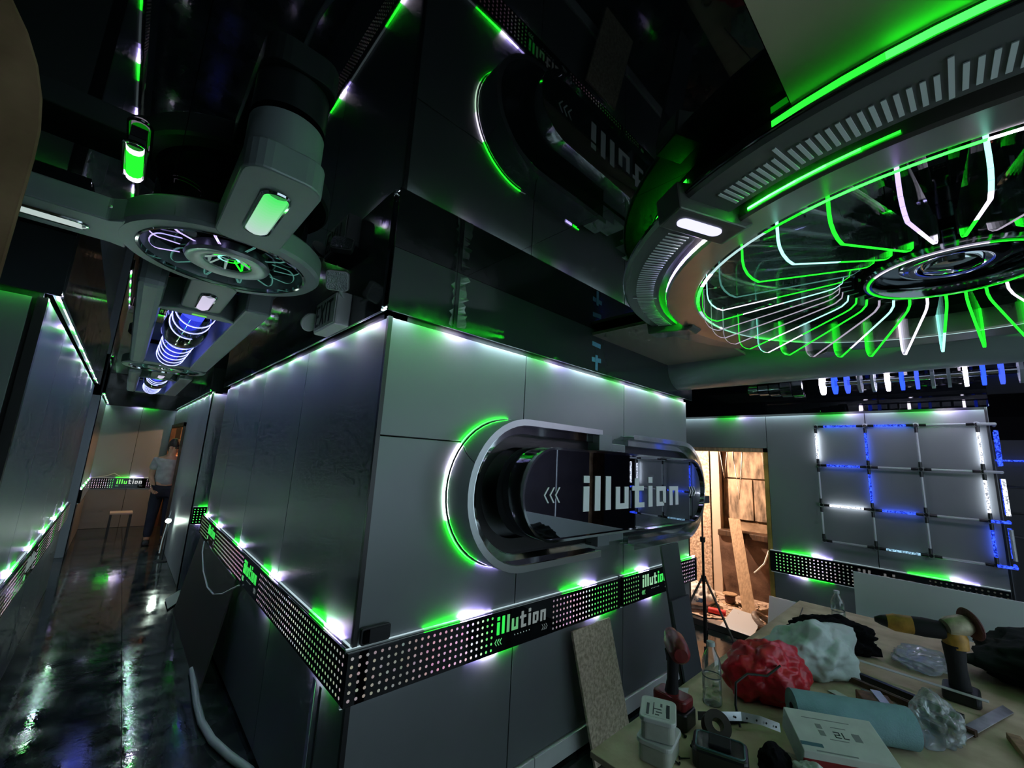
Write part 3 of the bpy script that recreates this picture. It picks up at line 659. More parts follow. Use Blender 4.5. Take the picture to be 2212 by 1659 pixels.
# ------------------------------------------------------------------ perforated light bands
DOT = emit_mat('dot_glow', .62)
def band(label, u0, u1, axis, pos, facing, modules, heads_top, heads_bot, colf, d=1, z0=.742, z1=.935, tail=.34, dot=.0065, gaps=(), lettercol=None, rows=6, pitch=.0315, th=.032, dimt=.004):
    """black rail with glowing round holes; modules are the lower-left starts of the word (reading direction towards the viewer's right)"""
    rd = 1 if (axis == 'y') else (-1 if facing < 0 else 1)          # reading direction along u
    mid = (u0 + u1) / 2; fr = pos + facing * th
    def P(u, off, z): return (u, pos + facing * off, z) if axis == 'y' else (pos + facing * off, u, z)
    t = thing('light_band', label, 'light band', P(mid, .01, z0), 'perforated light bands along the walls')
    m = MB(); a, b = P(u0, .012, z0), P(u1, th, z1); m.box([min(p, q) for p, q in zip(a, b)], [max(p, q) for p, q in zip(a, b)]); m.build('rail', GLOSS, t, bevel=.002)
    for zz, nm in ((z1, 'top_channel'), (z0, 'bottom_channel')):
        m = MB(); a, b = P(u0, .001, zz - .008), P(u1, .012, zz + (.006 if zz == z1 else -.0)); m.box([min(p, q) for p, q in zip(a, b)], [max(p, q) for p, q in zip(a, b)]); m.build(nm, WHITEP, t)
    nv = (0, facing, 0) if axis == 'y' else (facing, 0, 0)
    L = u1 - u0
    strip('top_strip', P(u0, .008, z1 + .008), P(u1, .008, z1 + .008), (0, 0, 1), .012, lambda s: comet(s, heads_top, tail, d, dim=dimt), t)
    strip('bottom_strip', P(u0, .008, z0 - .010), P(u1, .008, z0 - .010), (0, 0, -1), .010, lambda s: tuple(q * .55 for q in comet(s, heads_bot, tail * .8, -d, dim=dimt)), t)
    m = MB(); n = int((L - .03) / pitch)
    def blocked(u): return any((q - .03) < u < (q + w + .03) for q, w in words)
    words = [((q, .40) if rd > 0 else (q - .40, .40)) for q in modules]
    for i in range(n):
        u = u0 + .02 + pitch * i
        if blocked(u) or any(a < u < b for a, b in gaps): continue
        c = colf(u - u0)
        for r in range(rows):
            m.disc(P(u, th + .0006, z0 + .022 + (z1 - z0 - .044) * r / (rows - 1)), dot, nv, 8, tuple(x * random.uniform(.8, 1.1) for x in c))
    if m.f: m.build('glow_holes', DOT, t, kind='stuff')
    for q in modules:
        ux = (rd, 0, 0) if axis == 'y' else (0, rd, 0)
        h = .085; o = Vector(P(q, th + .0004, z0 + .085)); lettering(t, o, ux, h, nv, DOT, lambda k: tuple(x * 1.0 for x in (lettercol(k) if lettercol else (.12, .16, .15))), .68)
        chevrons(t, Vector(P(q, th + .0004, z0 + .035)), ux, .03, nv, DOT, 3, True, col=(.10, .45, .15)); chevrons(t, Vector(P(q + rd * .34, th + .0004, z0 + .035)), ux, .03, nv, DOT, 3, False, col=(.08, .10, .10))
        for k in range(6):
            MB().disc(Vector(P(q + rd * (.13 + .022 * k), th + .001, z0 + .06)), .0035, nv, 6, (.22, .3, .28)).build('small_dot', DOT, t)
    return t
def grad(stops):
    def f(s):
        for (a, ca), (b, cb) in zip(stops, stops[1:]):
            if a <= s <= b: k = (s - a) / (b - a); return tuple(x * (1 - k) + y * k for x, y in zip(ca, cb))
        return stops[-1][1] if s > stops[-1][0] else stops[0][1]
    return f
GD = (.16, .18, .16); PK = (.75, .40, .62); WD = (1.0, .86, 1.0); GG = (.10, .85, .14); DK = (.03, .035, .03)
band('long perforated light band with glowing word under the oval mirror sign', X0 - .033, 2.70, 'y', Y0, -1, [1.555], [.60, 1.54], [.76, 1.70],
     grad([(0, (.30, .26, .24)), (.25, GD), (.42, (.5, .28, .38)), (.56, PK), (.64, WD), (.72, GG), (.82, (.2, .6, .15)), (1.2, GD), (1.38, PK), (1.52, WD), (1.62, GG), (1.9, (.1, .4, .1))]), lettercol=lambda k: (.03, .75, .08) if k < 2 else ((.10, .35, .14) if k < 4 else (.14, .17, .17)))
band('short perforated light band at the right end of the sign wall', 2.73, 3.94, 'y', Y0, -1, [3.0], [.28, 1.2], [.42], grad([(0, (.1, .4, .1)), (.6, GD), (.8, PK), (1.3, (.45, .4, .5))]), lettercol=lambda k: (.25, .5, .3) if k < 5 else (.05, .7, .1), d=1)
def stripes(per, ph):
    def f(s):
        q = ((s + ph) % per) / per
        if q < .30: return tuple(x * .55 + y * .1 for x, y in zip(WD, PK))
        if q < .5: return (.12, .55, .15)
        return GD
    return f
band('perforated light band along the corridor side of the sign block', Y0 - .0105, YE + .02, 'x', X0, -1, [3.55, 5.2], [.25, 1.22, 2.2, 3.2, 3.9], [.30, 1.25, 2.3, 3.3],
     grad([(0, (.34, .3, .3)), (.35, (.15, .45, .15)), (.75, (.75, .7, .72)), (1.0, (.3, .3, .3)), (1.9, PK), (2.6, (.5, .5, .5)), (3.0, (.2, .6, .2)), (4.2, GD)]), d=-1, lettercol=lambda k: (.04, .6, .08) if k > 1 else (.05, .75, .1))
band('small green perforated light band on the wall past the side passage', .76, 1.9, 'y', 6.4, -1, [], [.3], [.2], lambda s: (.08, .75, .14), tail=.35)
band('perforated light band with glowing word on the corridor end wall', -.33, .755, 'y', 11.3, -1, [.06], [.62], [], grad([(0, PK), (.25, WD), (.32, GG), (.45, GG), (.75, (.6, .42, .5)), (1.1, (.55, .4, .45))]), d=1, lettercol=lambda k: (.15, .85, .1) if k < 4 else (.5, .5, .5))
band('perforated light band along the left corridor wall', 2.85, 7.2, 'x', -.35, 1, [4.2], every(.15, .72, 4.4), [], stripes(.9, .2), d=-1)
band('far perforated light band on the corridor left wall', 8.85, 11.28, 'x', -.33, 1, [], every(.1, .6, 2.5), [], lambda s: (.15, .14, .12), d=-1)
band('perforated light band under the blue light grid on the right wall', -.17, 1.42, 'x', XR, -1, [.72], [.30, 1.22], [1.30], grad([(0, DK), (.5, DK), (.75, GD), (1.0, GD), (1.2, WD), (1.36, (.25, .7, .25)), (1.6, (.15, .6, .15))]), d=-1, lettercol=lambda k: (.10, .10, .10))
# pieces lying on the front band
t = thing('switch_plate', 'small black rounded plate standing on the band by the block corner', 'plate', (.885, 1.70, .935))
MB().prism([(p[0], 1.722, p[1]) for p in [(q[0], q[1]) for q in rr(.825, .955, .947, 1.012, .012, 0)]], (0, -.014, 0)).build('plate', BLACKP, t, bevel=.003)
MB().prism([(q[0], 1.7075, q[1]) for q in rr(.832, .948, .954, 1.005, .009, 0)], (0, -.0015, 0)).build('face', GLOSS, t)

# ------------------------------------------------------------------ oval mirror sign
def c_shell(parent, name, xl, xe, cz, hh, y0, y1, mat, th=.004, right=False, n=24):
    """half stadium shell: curved end at xl, straight arms to xe; spans y0..y1"""
    s = -1 if right else 1
    def line(h, off):
        pts = [Vector((xe, 0, cz + h))]
        for i in range(n + 1): a = PI / 2 + PI * i / n; pts.append(Vector((xl + s * hh + s * h * math.cos(a), 0, cz + h * math.sin(a))))
        return pts + [Vector((xe, 0, cz - h))]
    A, B = line(hh, 0), line(hh - th, 0); m = MB(); k = len(A)
    vs = [Vector((p.x, y0, p.z)) for p in A] + [Vector((p.x, y1, p.z)) for p in A] + [Vector((p.x, y0, p.z)) for p in B] + [Vector((p.x, y1, p.z)) for p in B]
    fs = []
    for i in range(k - 1):
        fs += [(i, i + 1, k + i + 1, k + i), (2 * k + i, 3 * k + i, 3 * k + i + 1, 2 * k + i + 1), (i, 2 * k + i, 2 * k + i + 1, i + 1), (k + i, k + i + 1, 3 * k + i + 1, 3 * k + i)]
    fs += [(0, k, 3 * k, 2 * k), (k - 1, 3 * k - 1, 4 * k - 1, 2 * k - 1)]
    m.add(vs, fs); return m.build(name, mat, parent, smooth=True)
def c_plate(parent, name, xl, xe, cz, h0, h1, dx, y, mat, right=False, n=24):
    s = -1 if right else 1; m = MB(); P = []
    def line(h, x_l):
        return [Vector((xe, y, cz + h))] + [Vector((x_l + s * h + s * h * math.cos(PI / 2 + PI * i / n), y, cz + h * math.sin(PI / 2 + PI * i / n))) for i in range(n + 1)] + [Vector((xe, y, cz - h))]
    A, B = line(h0, xl), line(h1, xl + s * dx); k = len(A)
    m.add(A + B, [(i, i + 1, k + i + 1, k + i) for i in range(k - 1)]); return m.build(name, mat, parent)
def oval_sign():
    cz = 1.545; t = thing('oval_mirror_sign', 'large chrome oval sign with a dark mirror face and pale word lettering', 'sign', (2.4, Y0, cz - .23))
    for right, xl, xe, xe2 in ((False, 1.19, 2.24, 2.14), (True, 3.79, 2.62, 2.74)):
        s = -1 if right else 1; M = CHROME if not right else CLEARP
        c_shell(t, 'outer_shell', xl, xe2, cz, .385, Y0, Y0 - .185, CHROME if not right else FILMC, right=right)
        c_plate(t, 'shell_lip', xl, xe, cz, .385, .352, .033, Y0 - .186, STEEL if not right else CLEARP, right)
        c_shell(t, 'middle_shell', xl + s * .033, xe, cz, .352, Y0 - .02, Y0 - .185, M, right=right)
        c_plate(t, 'step_ring', xl + s * .033, xe, cz, .350, .305, .045, Y0 - .14, M, right)
        c_shell(t, 'inner_shell', xl + s * .078, xe, cz, .307, Y0 - .06, Y0 - .14, M, right=right)
        c_plate(t, 'dark_channel', xl + s * .078, xe, cz, .304, .235, .07, Y0 - .10, BLACKP, right)
        # light strip round the outside
        m = MB(); n = 44
        for i in range(n):
            a, b = PI / 2 + PI * i / n, PI / 2 + PI * (i + 1) / n; k = (i + .5) / n
            if right: c = tuple(q * .25 for q in GRN) if .3 < k < .6 else (0, 0, 0)
            elif k < .16: c = tuple(q * .55 for q in GRN)
            elif k < .30: c = tuple(q * (.5 + 2 * (k - .16)) for q in GRN)
            elif k < .44: c = tuple(q * .5 for q in WHT)
            elif k < .62: c = (.20, .30, .22)
            elif k < .86: c = tuple(q * .55 for q in GRN)
            else: c = tuple(q * .35 for q in LAV)
            if sum(c) < .02: continue
            q = lambda a_, y_: Vector((xl + s * .385 + s * .394 * math.cos(a_), y_, cz + .394 * math.sin(a_)))
            m.quad(q(a, Y0 - .002), q(b, Y0 - .002), q(b, Y0 - .011), q(a, Y0 - .011), c)
        if not right:
            for xa, col, zz in ((1.60, GRN, -1), (1.66, LAV, -1), (2.02, LAV, 1), (2.10, GRN, 1)):
                m.quad(Vector((xa, Y0 - .004, cz + zz * .386)), Vector((xa + .07, Y0 - .004, cz + zz * .386)), Vector((xa + .07, Y0 - .004, cz + zz * .394)), Vector((xa, Y0 - .004, cz + zz * .394)), tuple(q * .4 for q in col))
        m.build('halo_strip', emit_mat('led_halo', 30.0, lamp=True), t)
    # diffuser bead round the outer edge on the left
    c_shell(t, 'halo_bead', 1.184, 1.62, cz, .392, Y0 - .001, Y0 - .012, WHITEP)
    # front body
    yf, yb, fz, hh, hl, xc = Y0 - .355, Y0 - .17, 1.558, .229, 1.0, 2.375
    ou = stadium(xc, fz, hl, hh, 0); inn = stadium(xc, fz, hl - .012, hh - .012, 0); k = len(ou); m = MB()
    vs = [Vector((p.x, yb, p.z)) for p in ou] + [Vector((p.x, yf, p.z)) for p in ou] + [Vector((p.x, yf, p.z)) for p in inn] + [Vector((p.x, yf + .02, p.z)) for p in inn]
    fs = [((i), (i + 1) % k, k + (i + 1) % k, k + i) for i in range(k)] + [(k + i, k + (i + 1) % k, 2 * k + (i + 1) % k, 2 * k + i) for i in range(k)] + [(2 * k + i, 2 * k + (i + 1) % k, 3 * k + (i + 1) % k, 3 * k + i) for i in range(k)]
    m.add(vs, fs).build('front_rim', CHROME, t, smooth=True)
    MB().prism([Vector((p.x, yf + .016, p.z)) for p in inn], (0, .006, 0)).build('mirror_face', base_mat('smoked_mirror', (.40, .42, .46), .015, 1.0), t)
    MB().prism([Vector((p.x, yb + .002, p.z)) for p in stadium(xc, fz, hl - .004, hh - .004, 0)], (0, -.004, 0)).build('rear_plate', CHROME_D, t)
    LT = base_mat('pale_letter', (.82, .88, .87), .5)
    lettering(t, (1.845, yf + .0155, 1.462), (1, 0, 0), .187, (0, -1, 0), LT, sx=.92, th=.003)
    chevrons(t, (1.56, yf + .0155, 1.515), (1, 0, 0), .075, (0, -1, 0), LT, 3, True, .003)
    chevrons(t, (3.12, yf + .0155, 1.515), (1, 0, 0), .07, (0, -1, 0), LT, 3, False, .003)
    # mounting blocks
    for x0_, z0_, x1_, z1_ in ((2.20, 1.80, 2.34, 1.90), (2.34, 1.80, 2.50, 1.85), (2.20, 1.22, 2.32, 1.29), (2.32, 1.24, 2.48, 1.30)):
        MB().box((x0_, Y0 - .19, z0_), (x1_, Y0 - .02, z1_)).build('mounting_block', GREYPAINT, t, bevel=.004)
    MB().box((3.37, yf + .04, 1.45), (3.56, yf + .09, 1.505)).build('end_stub', BLACKP, t, bevel=.003)
    for x in (1.75, 2.95): MB().tube([(x, Y0, fz), (x, yb, fz)], .02, 12).build('standoff', STEEL, t)
    return t
oval_sign()

# ------------------------------------------------------------------ exit sign
def exit_sign():
    xf = X0 - .0455; t = thing('exit_sign', 'white emergency exit sign with two lamp heads on the black fascia', 'exit sign', (xf, 2.28, 2.36))
    xb, y0_, y1_, z0_, z1_ = xf - .075, 2.10, 2.42, 2.345, 2.525
    MB().box((xb, y0_, z0_), (xf, y1_, z1_)).build('case', WHITEP, t, bevel=.008)
    MB().box((xb - .004, y0_ + .012, z0_ + .012), (xb, y1_ - .012, z1_ - .012)).build('face_plate', WHITEP, t)
    INK = base_mat('dark_ink', (.02, .035, .035), .5); X = xb - .0045
    def bar(ya, za, yb_, zb, w):
        a, b = Vector((X, ya, za)), Vector((X, yb_, zb)); d = (b - a).normalized(); s = d.cross(Vector((1, 0, 0))) * w / 2
        return [a - s, a + s, b + s, b - s]
    zb, zt = z0_ + .03, z1_ - .03; wd = .014
    strokes = {'E': [(2.385, zb, 2.385, zt), (2.39, zt - .007, 2.345, zt - .007), (2.39, (zb + zt) / 2, 2.35, (zb + zt) / 2), (2.39, zb + .007, 2.345, zb + .007)],
               'X': [(2.325, zb, 2.265, zt), (2.265, zb, 2.325, zt)], 'I': [(2.235, zb, 2.235, zt)], 'T': [(2.185, zb, 2.185, zt), (2.215, zt - .007, 2.15, zt - .007)]}
    for ch, ss in strokes.items():
        m = MB()
        for s in ss: m.prism(bar(*s, wd), (-.0012, 0, 0))
        m.build('letter', INK, t)
    # lamp heads at both ends
    LENS = base_mat('faceted_lens', (.55, .62, .62), .15, .6, bump=1.0, bscale=160)
    h = thing; 
    arm = MB().tube([(xb + .03, y0_ + .005, z1_ - .03), (xb + .005, y0_ - .02, z1_ - .01), (xb - .01, y0_ - .03, z1_ + .01)], .009, 8).build('lamp_arm', WHITEP, t, smooth=True)
    R = Vector((-.45, -.75, -.45)).to_track_quat('-Z', 'Y').to_matrix()
    lm = MB().prism(rr(-.055, .055, -.05, .05, .02, -.02), (0, 0, .035)).rotate(R).move((xb - .02, y0_ - .03, z1_ + .035)).build('lamp_head', WHITEP, t, bevel=.006)
    MB().prism(rr(-.05, .05, -.045, .045, .018, -.024), (0, 0, .005)).rotate(R).move((xb - .02, y0_ - .03, z1_ + .035)).build('lens', LENS, lm)
    MB().tube([(xb + .03, y1_ - .002, z0_ + .09), (xb + .02, y1_ + .03, z0_ + .085)], .012, 8).build('lamp_arm', WHITEP, t, smooth=True)
    R2 = rot(math.radians(-60), 'X') @ rot(math.radians(-20), 'Y')
    MB().lathe([(.001, .03), (.03, .028), (.05, .012), (.056, -.006), (.052, -.012), (.001, -.014)], 28).rotate(R2).move((xb - .01, y1_ + .06, z0_ + .085)).build('lamp_head', WHITEP, t, smooth=True)
exit_sign()
# tape and loose film on the fascia
YF = Y0 - .0462
for x, z, w, lab, r in ((2.35, 2.545, .10, 'upper of the blue masking tape strips on the fascia joint', .05), (2.352, 2.435, .11, 'middle blue masking tape strip on the fascia joint', -.06)):
    m = MB().box((x - w / 2, YF - .001, z - .016), (x + w / 2, YF, z + .016), rot(r, 'Y')); tag(m.build('masking_tape', TAPEB, None, org=(x, YF, z)), lab, 'tape', 'blue tape strips on the fascia')
m = MB().box((2.352 - .014, YF - .0025, 2.36), (2.352 + .014, YF - .0013, 2.47)); tag(m.build('masking_tape', TAPEB, None, org=(2.352, YF, 2.4)), 'torn vertical blue tape hanging to the lower fascia edge', 'tape', 'blue tape strips on the fascia')
def ragged(x, w, z0_, z1_, sd, lab):
    rnd = random.Random(sd); m = MB(); n = 16; L_, R_ = [], []
    for i in range(n + 1):
        z = z0_ + (z1_ - z0_) * i / n; e = rnd.uniform(-.012, .018) + (.02 if i in (3, 9) else 0)
        L_.append(Vector((x, YF - .002, z))); R_.append(Vector((x + (w + e) * (1 if w > 0 else 1), YF - .004 - rnd.uniform(0, .022), z)))
    m.add(L_ + R_, [(i, i + 1, n + 2 + i, n + 1 + i) for i in range(n)]); tag(m.build('loose_film', FILMC, None, org=(x, YF, z0_)), lab, 'film', 'loose film at the fascia joint')
ragged(1.118, -.022, 2.36, 2.645, 3, 'left ragged edge of peeling protective film at the fascia joint'); ragged(1.150, .032, 2.36, 2.635, 5, 'right ragged edge of peeling protective film at the fascia joint')

# ------------------------------------------------------------------ light grid on the right wall
def led_grid():
    xg = XR - .055; cy_ = [.95, .575, .235, -.12]; rz = [2.19, 1.815, 1.44, 1.115]
    t = thing('light_grid', 'square grid of blue and white light tubes on the right wall', 'wall light', (xg, .4, 1.1))
    TUBE = base_mat('unlit_frosted_tube', (.42, .46, .47), .3, .2, bump=.3, bscale=140)
    GB = emit_mat('grid_blue', 1.0, (.03, .08, 1.0)); GW = emit_mat('grid_white', 1.3, (.80, .86, 1.0)); GC = emit_mat('grid_pale', .7, (.3, .55, .75))
    for mm in (GB, GW, GC):                      # bubbly tubes: brightness varies along them
        N, L = nt(mm); e = [x for x in N if x.type == 'EMISSION'][0]; tc = N.new('ShaderNodeTexCoord'); nz = N.new('ShaderNodeTexNoise'); nz.inputs['Scale'].default_value = 75; mr = N.new('ShaderNodeMapRange')
        mr.inputs['From Min'].default_value = .40; mr.inputs['From Max'].default_value = .62; mr.inputs['To Min'].default_value = e.inputs['Strength'].default_value * .18; mr.inputs['To Max'].default_value = e.inputs['Strength'].default_value * 1.3
        L.new(tc.outputs['Object'], nz.inputs['Vector']); L.new(nz.outputs[0], mr.inputs['Value']); L.new(mr.outputs[0], e.inputs['Strength'])
    # which are lit: (row, col) horizontals from col to col+1, verticals from row to row+1
    hc = {(0, 0): GB, (0, 1): GB, (1, 0): GB, (2, 0): GW, (2, 1): GB, (3, 1): GC}
    vc = {(0, 0): GW, (0, 1): GB, (0, 3): GW, (1, 1): GB, (1, 3): GW, (2, 3): GB, (2, 0): None}
    def tube(p, q, mat, pos):
        m = MB(); p, q = Vector(p), Vector(q); d = (q - p).normalized(); m.tube([p + d * .045, q - d * .045], .0095, 8); tb = m.build('light_tube', mat or TUBE, t, smooth=True)
        for e in (p + d * .02, q - d * .06): MB().tube([e, e + d * .045], .012, 8).build('tube_socket', BLACKP, tb, smooth=True)
        if mat in (GW, GB):
            l = bpy.data.lights.new('tube_lamp', 'AREA'); l.shape = 'RECTANGLE'; l.size = .006; l.size_y = (q - p).length - .1; l.energy = .11 if mat is GW else .07; l.color = (.85, .9, 1) if mat is GW else (.05, .12, 1)
            o = bpy.data.objects.new('tube_lamp', l); COL.objects.link(o); o.parent = tb
            mid = (p + q) / 2 + Vector((.013, 0, 0)); o.location = mid - BASE[t]
            o.rotation_euler = (Vector((1, 0, 0)).to_track_quat('-Z', 'Y')).to_euler() if abs(d.z) > .5 else (Matrix.Rotation(PI / 2, 3, 'X') @ Vector((1, 0, 0)).to_track_quat('-Z', 'Y').to_matrix()).to_euler()
    for r in range(4):
        for c in range(3): tube((xg, cy_[c], rz[r]), (xg, cy_[c + 1], rz[r]), hc.get((r, c)), 'h')
    for c in range(4):
        for r in range(3): tube((xg, cy_[c], rz[r]), (xg, cy_[c], rz[r + 1]), vc.get((r, c)), 'v')
    for r in range(4):
        for c in range(4):
            m = MB().tube([(xg, cy_[c], rz[r]), (XR - .001, cy_[c], rz[r])], .014, 10); j = m.build('joint', BLACKP, t, smooth=True)
            MB().lathe([(.026, 0), (.026, .006), (.001, .008)], 14, (XR - .008, cy_[c], rz[r]), axis=(-1, 0, 0)).build('wall_flange', STEEL, j)
    # corner frame turning round the wall's edge
    for yy, xx in ((-.215, XR - .05), (-.215, XR + .10)):
        for r in range(3):
            p, q = (xx, yy, rz[r] - .05), (xx, yy, rz[r + 1] + .05); MB().tube([p, q], .012, 8).build('light_tube', GB if xx > XR or r == 0 else (GW if r == 1 else TUBE), t, smooth=True)
    for r in range(4):
        mt = (TUBE, TUBE, GB, GB)[r]; MB().tube([(xg, -.12, rz[r]), (xg, -.215, rz[r]), (XR + .10, -.215, rz[r])], .0115, 8).build('corner_tube', mt, t, smooth=True)
    return t
led_grid()
g2 = thing('light_grid', 'part of a second light grid on the far wall past the corner', 'wall light', (8.85, -.9, 1.2))
GBm, GPm = MATS['grid_blue'], MATS['unlit_frosted_tube']
for z, mt in ((2.05, GBm), (1.7, GPm), (1.36, GPm), (1.05, GPm)): MB().tube([(8.84, -.28, z), (8.84, -1.3, z)], .012, 8).build('light_tube', mt, g2, smooth=True)
for yv in (-.3, -.65, -1.0, -1.3): MB().tube([(8.84, yv, 1.05), (8.84, yv, 2.05)], .012, 8).build('light_tube', GPm, g2, smooth=True)

# ------------------------------------------------------------------ loose boards, tripod, hose
def fbm(p, s): return noise.noise(Vector(p) * s) + .5 * noise.noise(Vector(p) * s * 2.1) + .25 * noise.noise(Vector(p) * s * 4.3)
def blob(name, c, r, mat, seed=0, amp=.25, sc=2.0, sub=5, parent=None, flat=True, R=None, fold=0.0):
    """crumpled lump resting on its lowest point"""
    bm = bmesh.new(); bmesh.ops.create_icosphere(bm, subdivisions=sub, radius=1.0); off = Vector((seed * 7.3, seed * 3.1, seed * 1.7))
    for v in bm.verts:
        d = v.co.normalized(); q = fbm(d + off, sc)
        if fold: q += fold * (.6 - 1.6 * abs(noise.noise((d + off) * sc * 1.6)) + .7 * (.4 - abs(noise.noise((d + off) * sc * 4.2))))
        v.co = d * (1 + amp * q)
        v.co = Vector((v.co.x * r[0], v.co.y * r[1], v.co.z * r[2]))
        if R is not None: v.co = R @ v.co
    lo = min(v.co.z for v in bm.verts)
    if flat:
        cut = lo * .55
        for v in bm.verts:
            if v.co.z < cut: v.co.z = cut + (v.co.z - cut) * .05
        lo = min(v.co.z for v in bm.verts)
    me = bpy.data.meshes.new(name); 
    c = Vector(c); base = BASE.get(parent, Vector()) if parent else c
    for v in bm.verts: v.co = v.co + Vector((0, 0, -lo)) + c - base
    for f in bm.faces: f.smooth = True
    bm.to_mesh(me); bm.free(); me.materials.append(mat); o = bpy.data.objects.new(name, me); COL.objects.link(o)
    if parent: o.parent = parent
    else: o.location = base
    BASE[o] = base; return o
def slab(name, p, q, u, th, mat, label, cat, group=None):
    """flat board: edge p->q, other direction u, thickness vector th"""
    p, q, u, th = Vector(p), Vector(q), Vector(u), Vector(th); m = MB().prism([p, q, q + u, p + u], th)
    return tag(m.build(name, mat, None, bevel=.0015, org=(p + q) / 2), label, cat, group)
# brown board close to the camera, upper left
m = MB(); pr = [(-.160, .90, 0), (-.160, .90, 1.2), (-.160, .90, 2.12), (-.162, .90, 2.17), (-.169, .90, 2.22), (-.182, .90, 2.27), (-.20, .90, 2.315), (-.225, .90, 2.36), (-.27, .895, 2.41), (-.36, .88, 2.45), (-.62, .84, 2.46), (-.62, .84, 1.2), (-.62, .84, 0)]
m.prism(pr, (-.02, .05, 0)); tag(m.build('rough_board', BROWN, None, bevel=.004, org=(-.4, .88, 0)), 'rough brown board with a rounded corner close at the upper left', 'board')
# boards leaning on the sign wall
slab('chipboard_plank', (2.27, 1.60, .0), (2.66, 1.60, .0), (-.14, .082, .725), (0, -.016, .003), OSB, 'speckled chipboard plank leaning under the front light band', 'board')
slab('grey_plank', (2.86, 1.30, 0), (3.09, 1.30, 0), (-.27, .055, 1.225), (0, -.014, .002), PANEL_D, 'tall dark grey plank leaning against the sign wall below the oval sign', 'board', 'grey planks on the sign wall')
slab('grey_plank', (2.84, 1.26, 0), (3.08, 1.26, 0), (-.20, .055, .90), (0, -.014, .002), base_mat('blue_grey_board', (.075, .085, .095), .5), 'shorter grey plank leaning in front of the tall dark one', 'board', 'grey planks on the sign wall')
slab('grey_offcut', (1.75, 1.45, 0.002), (2.05, 1.30, 0.002), (.18, .22, 0), (0, 0, .012), base_mat('grey_green_offcut', (.16, .20, .19), .55), 'small grey offcut lying on the floor below the sign wall', 'board')
# panel leaning on the corridor side and the loose cable above it
slab('leaning_panel', (.66, 3.75, 0), (.66, 5.62, 0), (.115, -.02, .735), (.012, 0, 0), base_mat('brown_grey_panel', (.075, .07, .06), .4, .2), 'dark panel leaning under the corridor light band', 'panel')
m = MB().tube([(.765, 5.25, .74), (.75, 5.15, .66), (.74, 4.85, .55), (.735, 4.5, .50), (.735, 4.2, .52), (.74, 3.9, .60), (.755, 3.65, .70), (.765, 3.55, .74)], .006, 6); tag(m.build('loose_cable', WHITEP, None, smooth=True, org=(.75, 4.3, .5)), 'loose pale cable hanging in a loop below the corridor light band', 'cable')
# pale hose on the corridor floor
P = [(.665, 4.12, .022), (.655, 3.9, .022), (.638, 3.6, .022), (.635, 3.35, .022), (.66, 3.12, .022), (.71, 2.92, .022), (.775, 2.72, .022), (.79, 2.5, .022), (.77, 2.2, .022), (.70, 1.9, .022)]
m = MB().tube(P, .021, 12); tag(m.build('floor_hose', base_mat('pale_grey_hose', (.36, .42, .40), .45), None, smooth=True, org=(.7, 3.1, 0)), 'pale grey conduit curving across the corridor floor', 'conduit')
# strips hanging at the corner below the band
for x, y_, w, mt, lab in ((.775, 2.02, .03, base_mat('lavender_strip', (.42, .38, .60), .45), 'pale lavender strip hanging below the band near the block corner'), (.772, 1.93, .018, DARKPAINT, 'thin dark strip hanging beside the lavender one')):
    m = MB().prism([(x, y_, .735), (x, y_ - w, .735), (x - .008, y_ - w - .02, .35), (x - .015, y_ - w - .06, .03), (x - .015, y_ - .06, .03), (x - .008, y_ - .02, .35)], (.003, 0, 0)); tag(m.build('hanging_strip', mt, None, org=(x, y_, .03)), lab, 'strip', 'strips hanging under the band corner')
# tripod light stand near the doorway
tp = thing('tripod_stand', 'black tripod light stand in front of the bright doorway', 'tripod', (4.55, 1.90, 0))
bx, by = 4.55, 1.90
MB().tube([(bx, by, .02), (bx, by, .62)], .016, 8).tube([(bx, by, .60), (bx, by, 1.02)], .013, 8).build('lower_pole', BLACKP, tp, smooth=True)
MB().tube([(bx, by, 1.0), (bx, by, 1.55)], .009, 8).build('upper_pole', BLACKP, tp, smooth=True)
for z in (.62, 1.0): MB().tube([(bx, by, z - .025), (bx, by, z + .025)], .025, 10).build('collar', BLACKM, tp, smooth=True)
for a in (20, 140, 260):
    d = Vector((math.cos(math.radians(a)), math.sin(math.radians(a)), 0)); lg = MB().tube([Vector((bx, by, .62)) + d * .02, Vector((bx, by, .012)) + d * .36], .011, 8).build('leg', base_mat('dull_grey_metal', (.14, .12, .11), .45, .5), tp, smooth=True)
    MB().tube([Vector((bx, by, .25)) + d * .012, Vector((bx, by, .30)) + d * .195], .006, 6).build('brace', BLACKP, tp)
    MB().tube([Vector((bx, by, .03)) + d * .35, Vector((bx, by, .0)) + d * .367], .014, 8).build('rubber_foot', BLACKM, lg)
# sheets on the floor by the doorway
slab('grey_sheet', (5.0, 1.93, .068), (4.97, 1.60, .068), (.74, .12, .0), (0, 0, .006), base_mat('pale_grey_sheet', (.42, .43, .46), .5), 'pale grey sheet lying flat across the door sill', 'sheet', 'sheets by the door')
slab('grey_sheet', (4.80, 1.10, .0), (4.80, 1.44, .0), (.20, 0, .50), (.006, 0, 0), base_mat('mid_grey_sheet', (.42, .43, .45), .5), 'grey sheet leaning at the wall right of the door', 'sheet', 'sheets by the door')
# big grey sheet standing behind the table
slab('standing_sheet', (3.78, -1.4, 0), (3.78, .585, 0), (.10, 0, 1.07), (.012, 0, 0), base_mat('standing_grey_sheet', (.66, .70, .73), .5, 0, .4, var=.04, vscale=2), 'large grey sheet standing on edge behind the worktable', 'sheet')

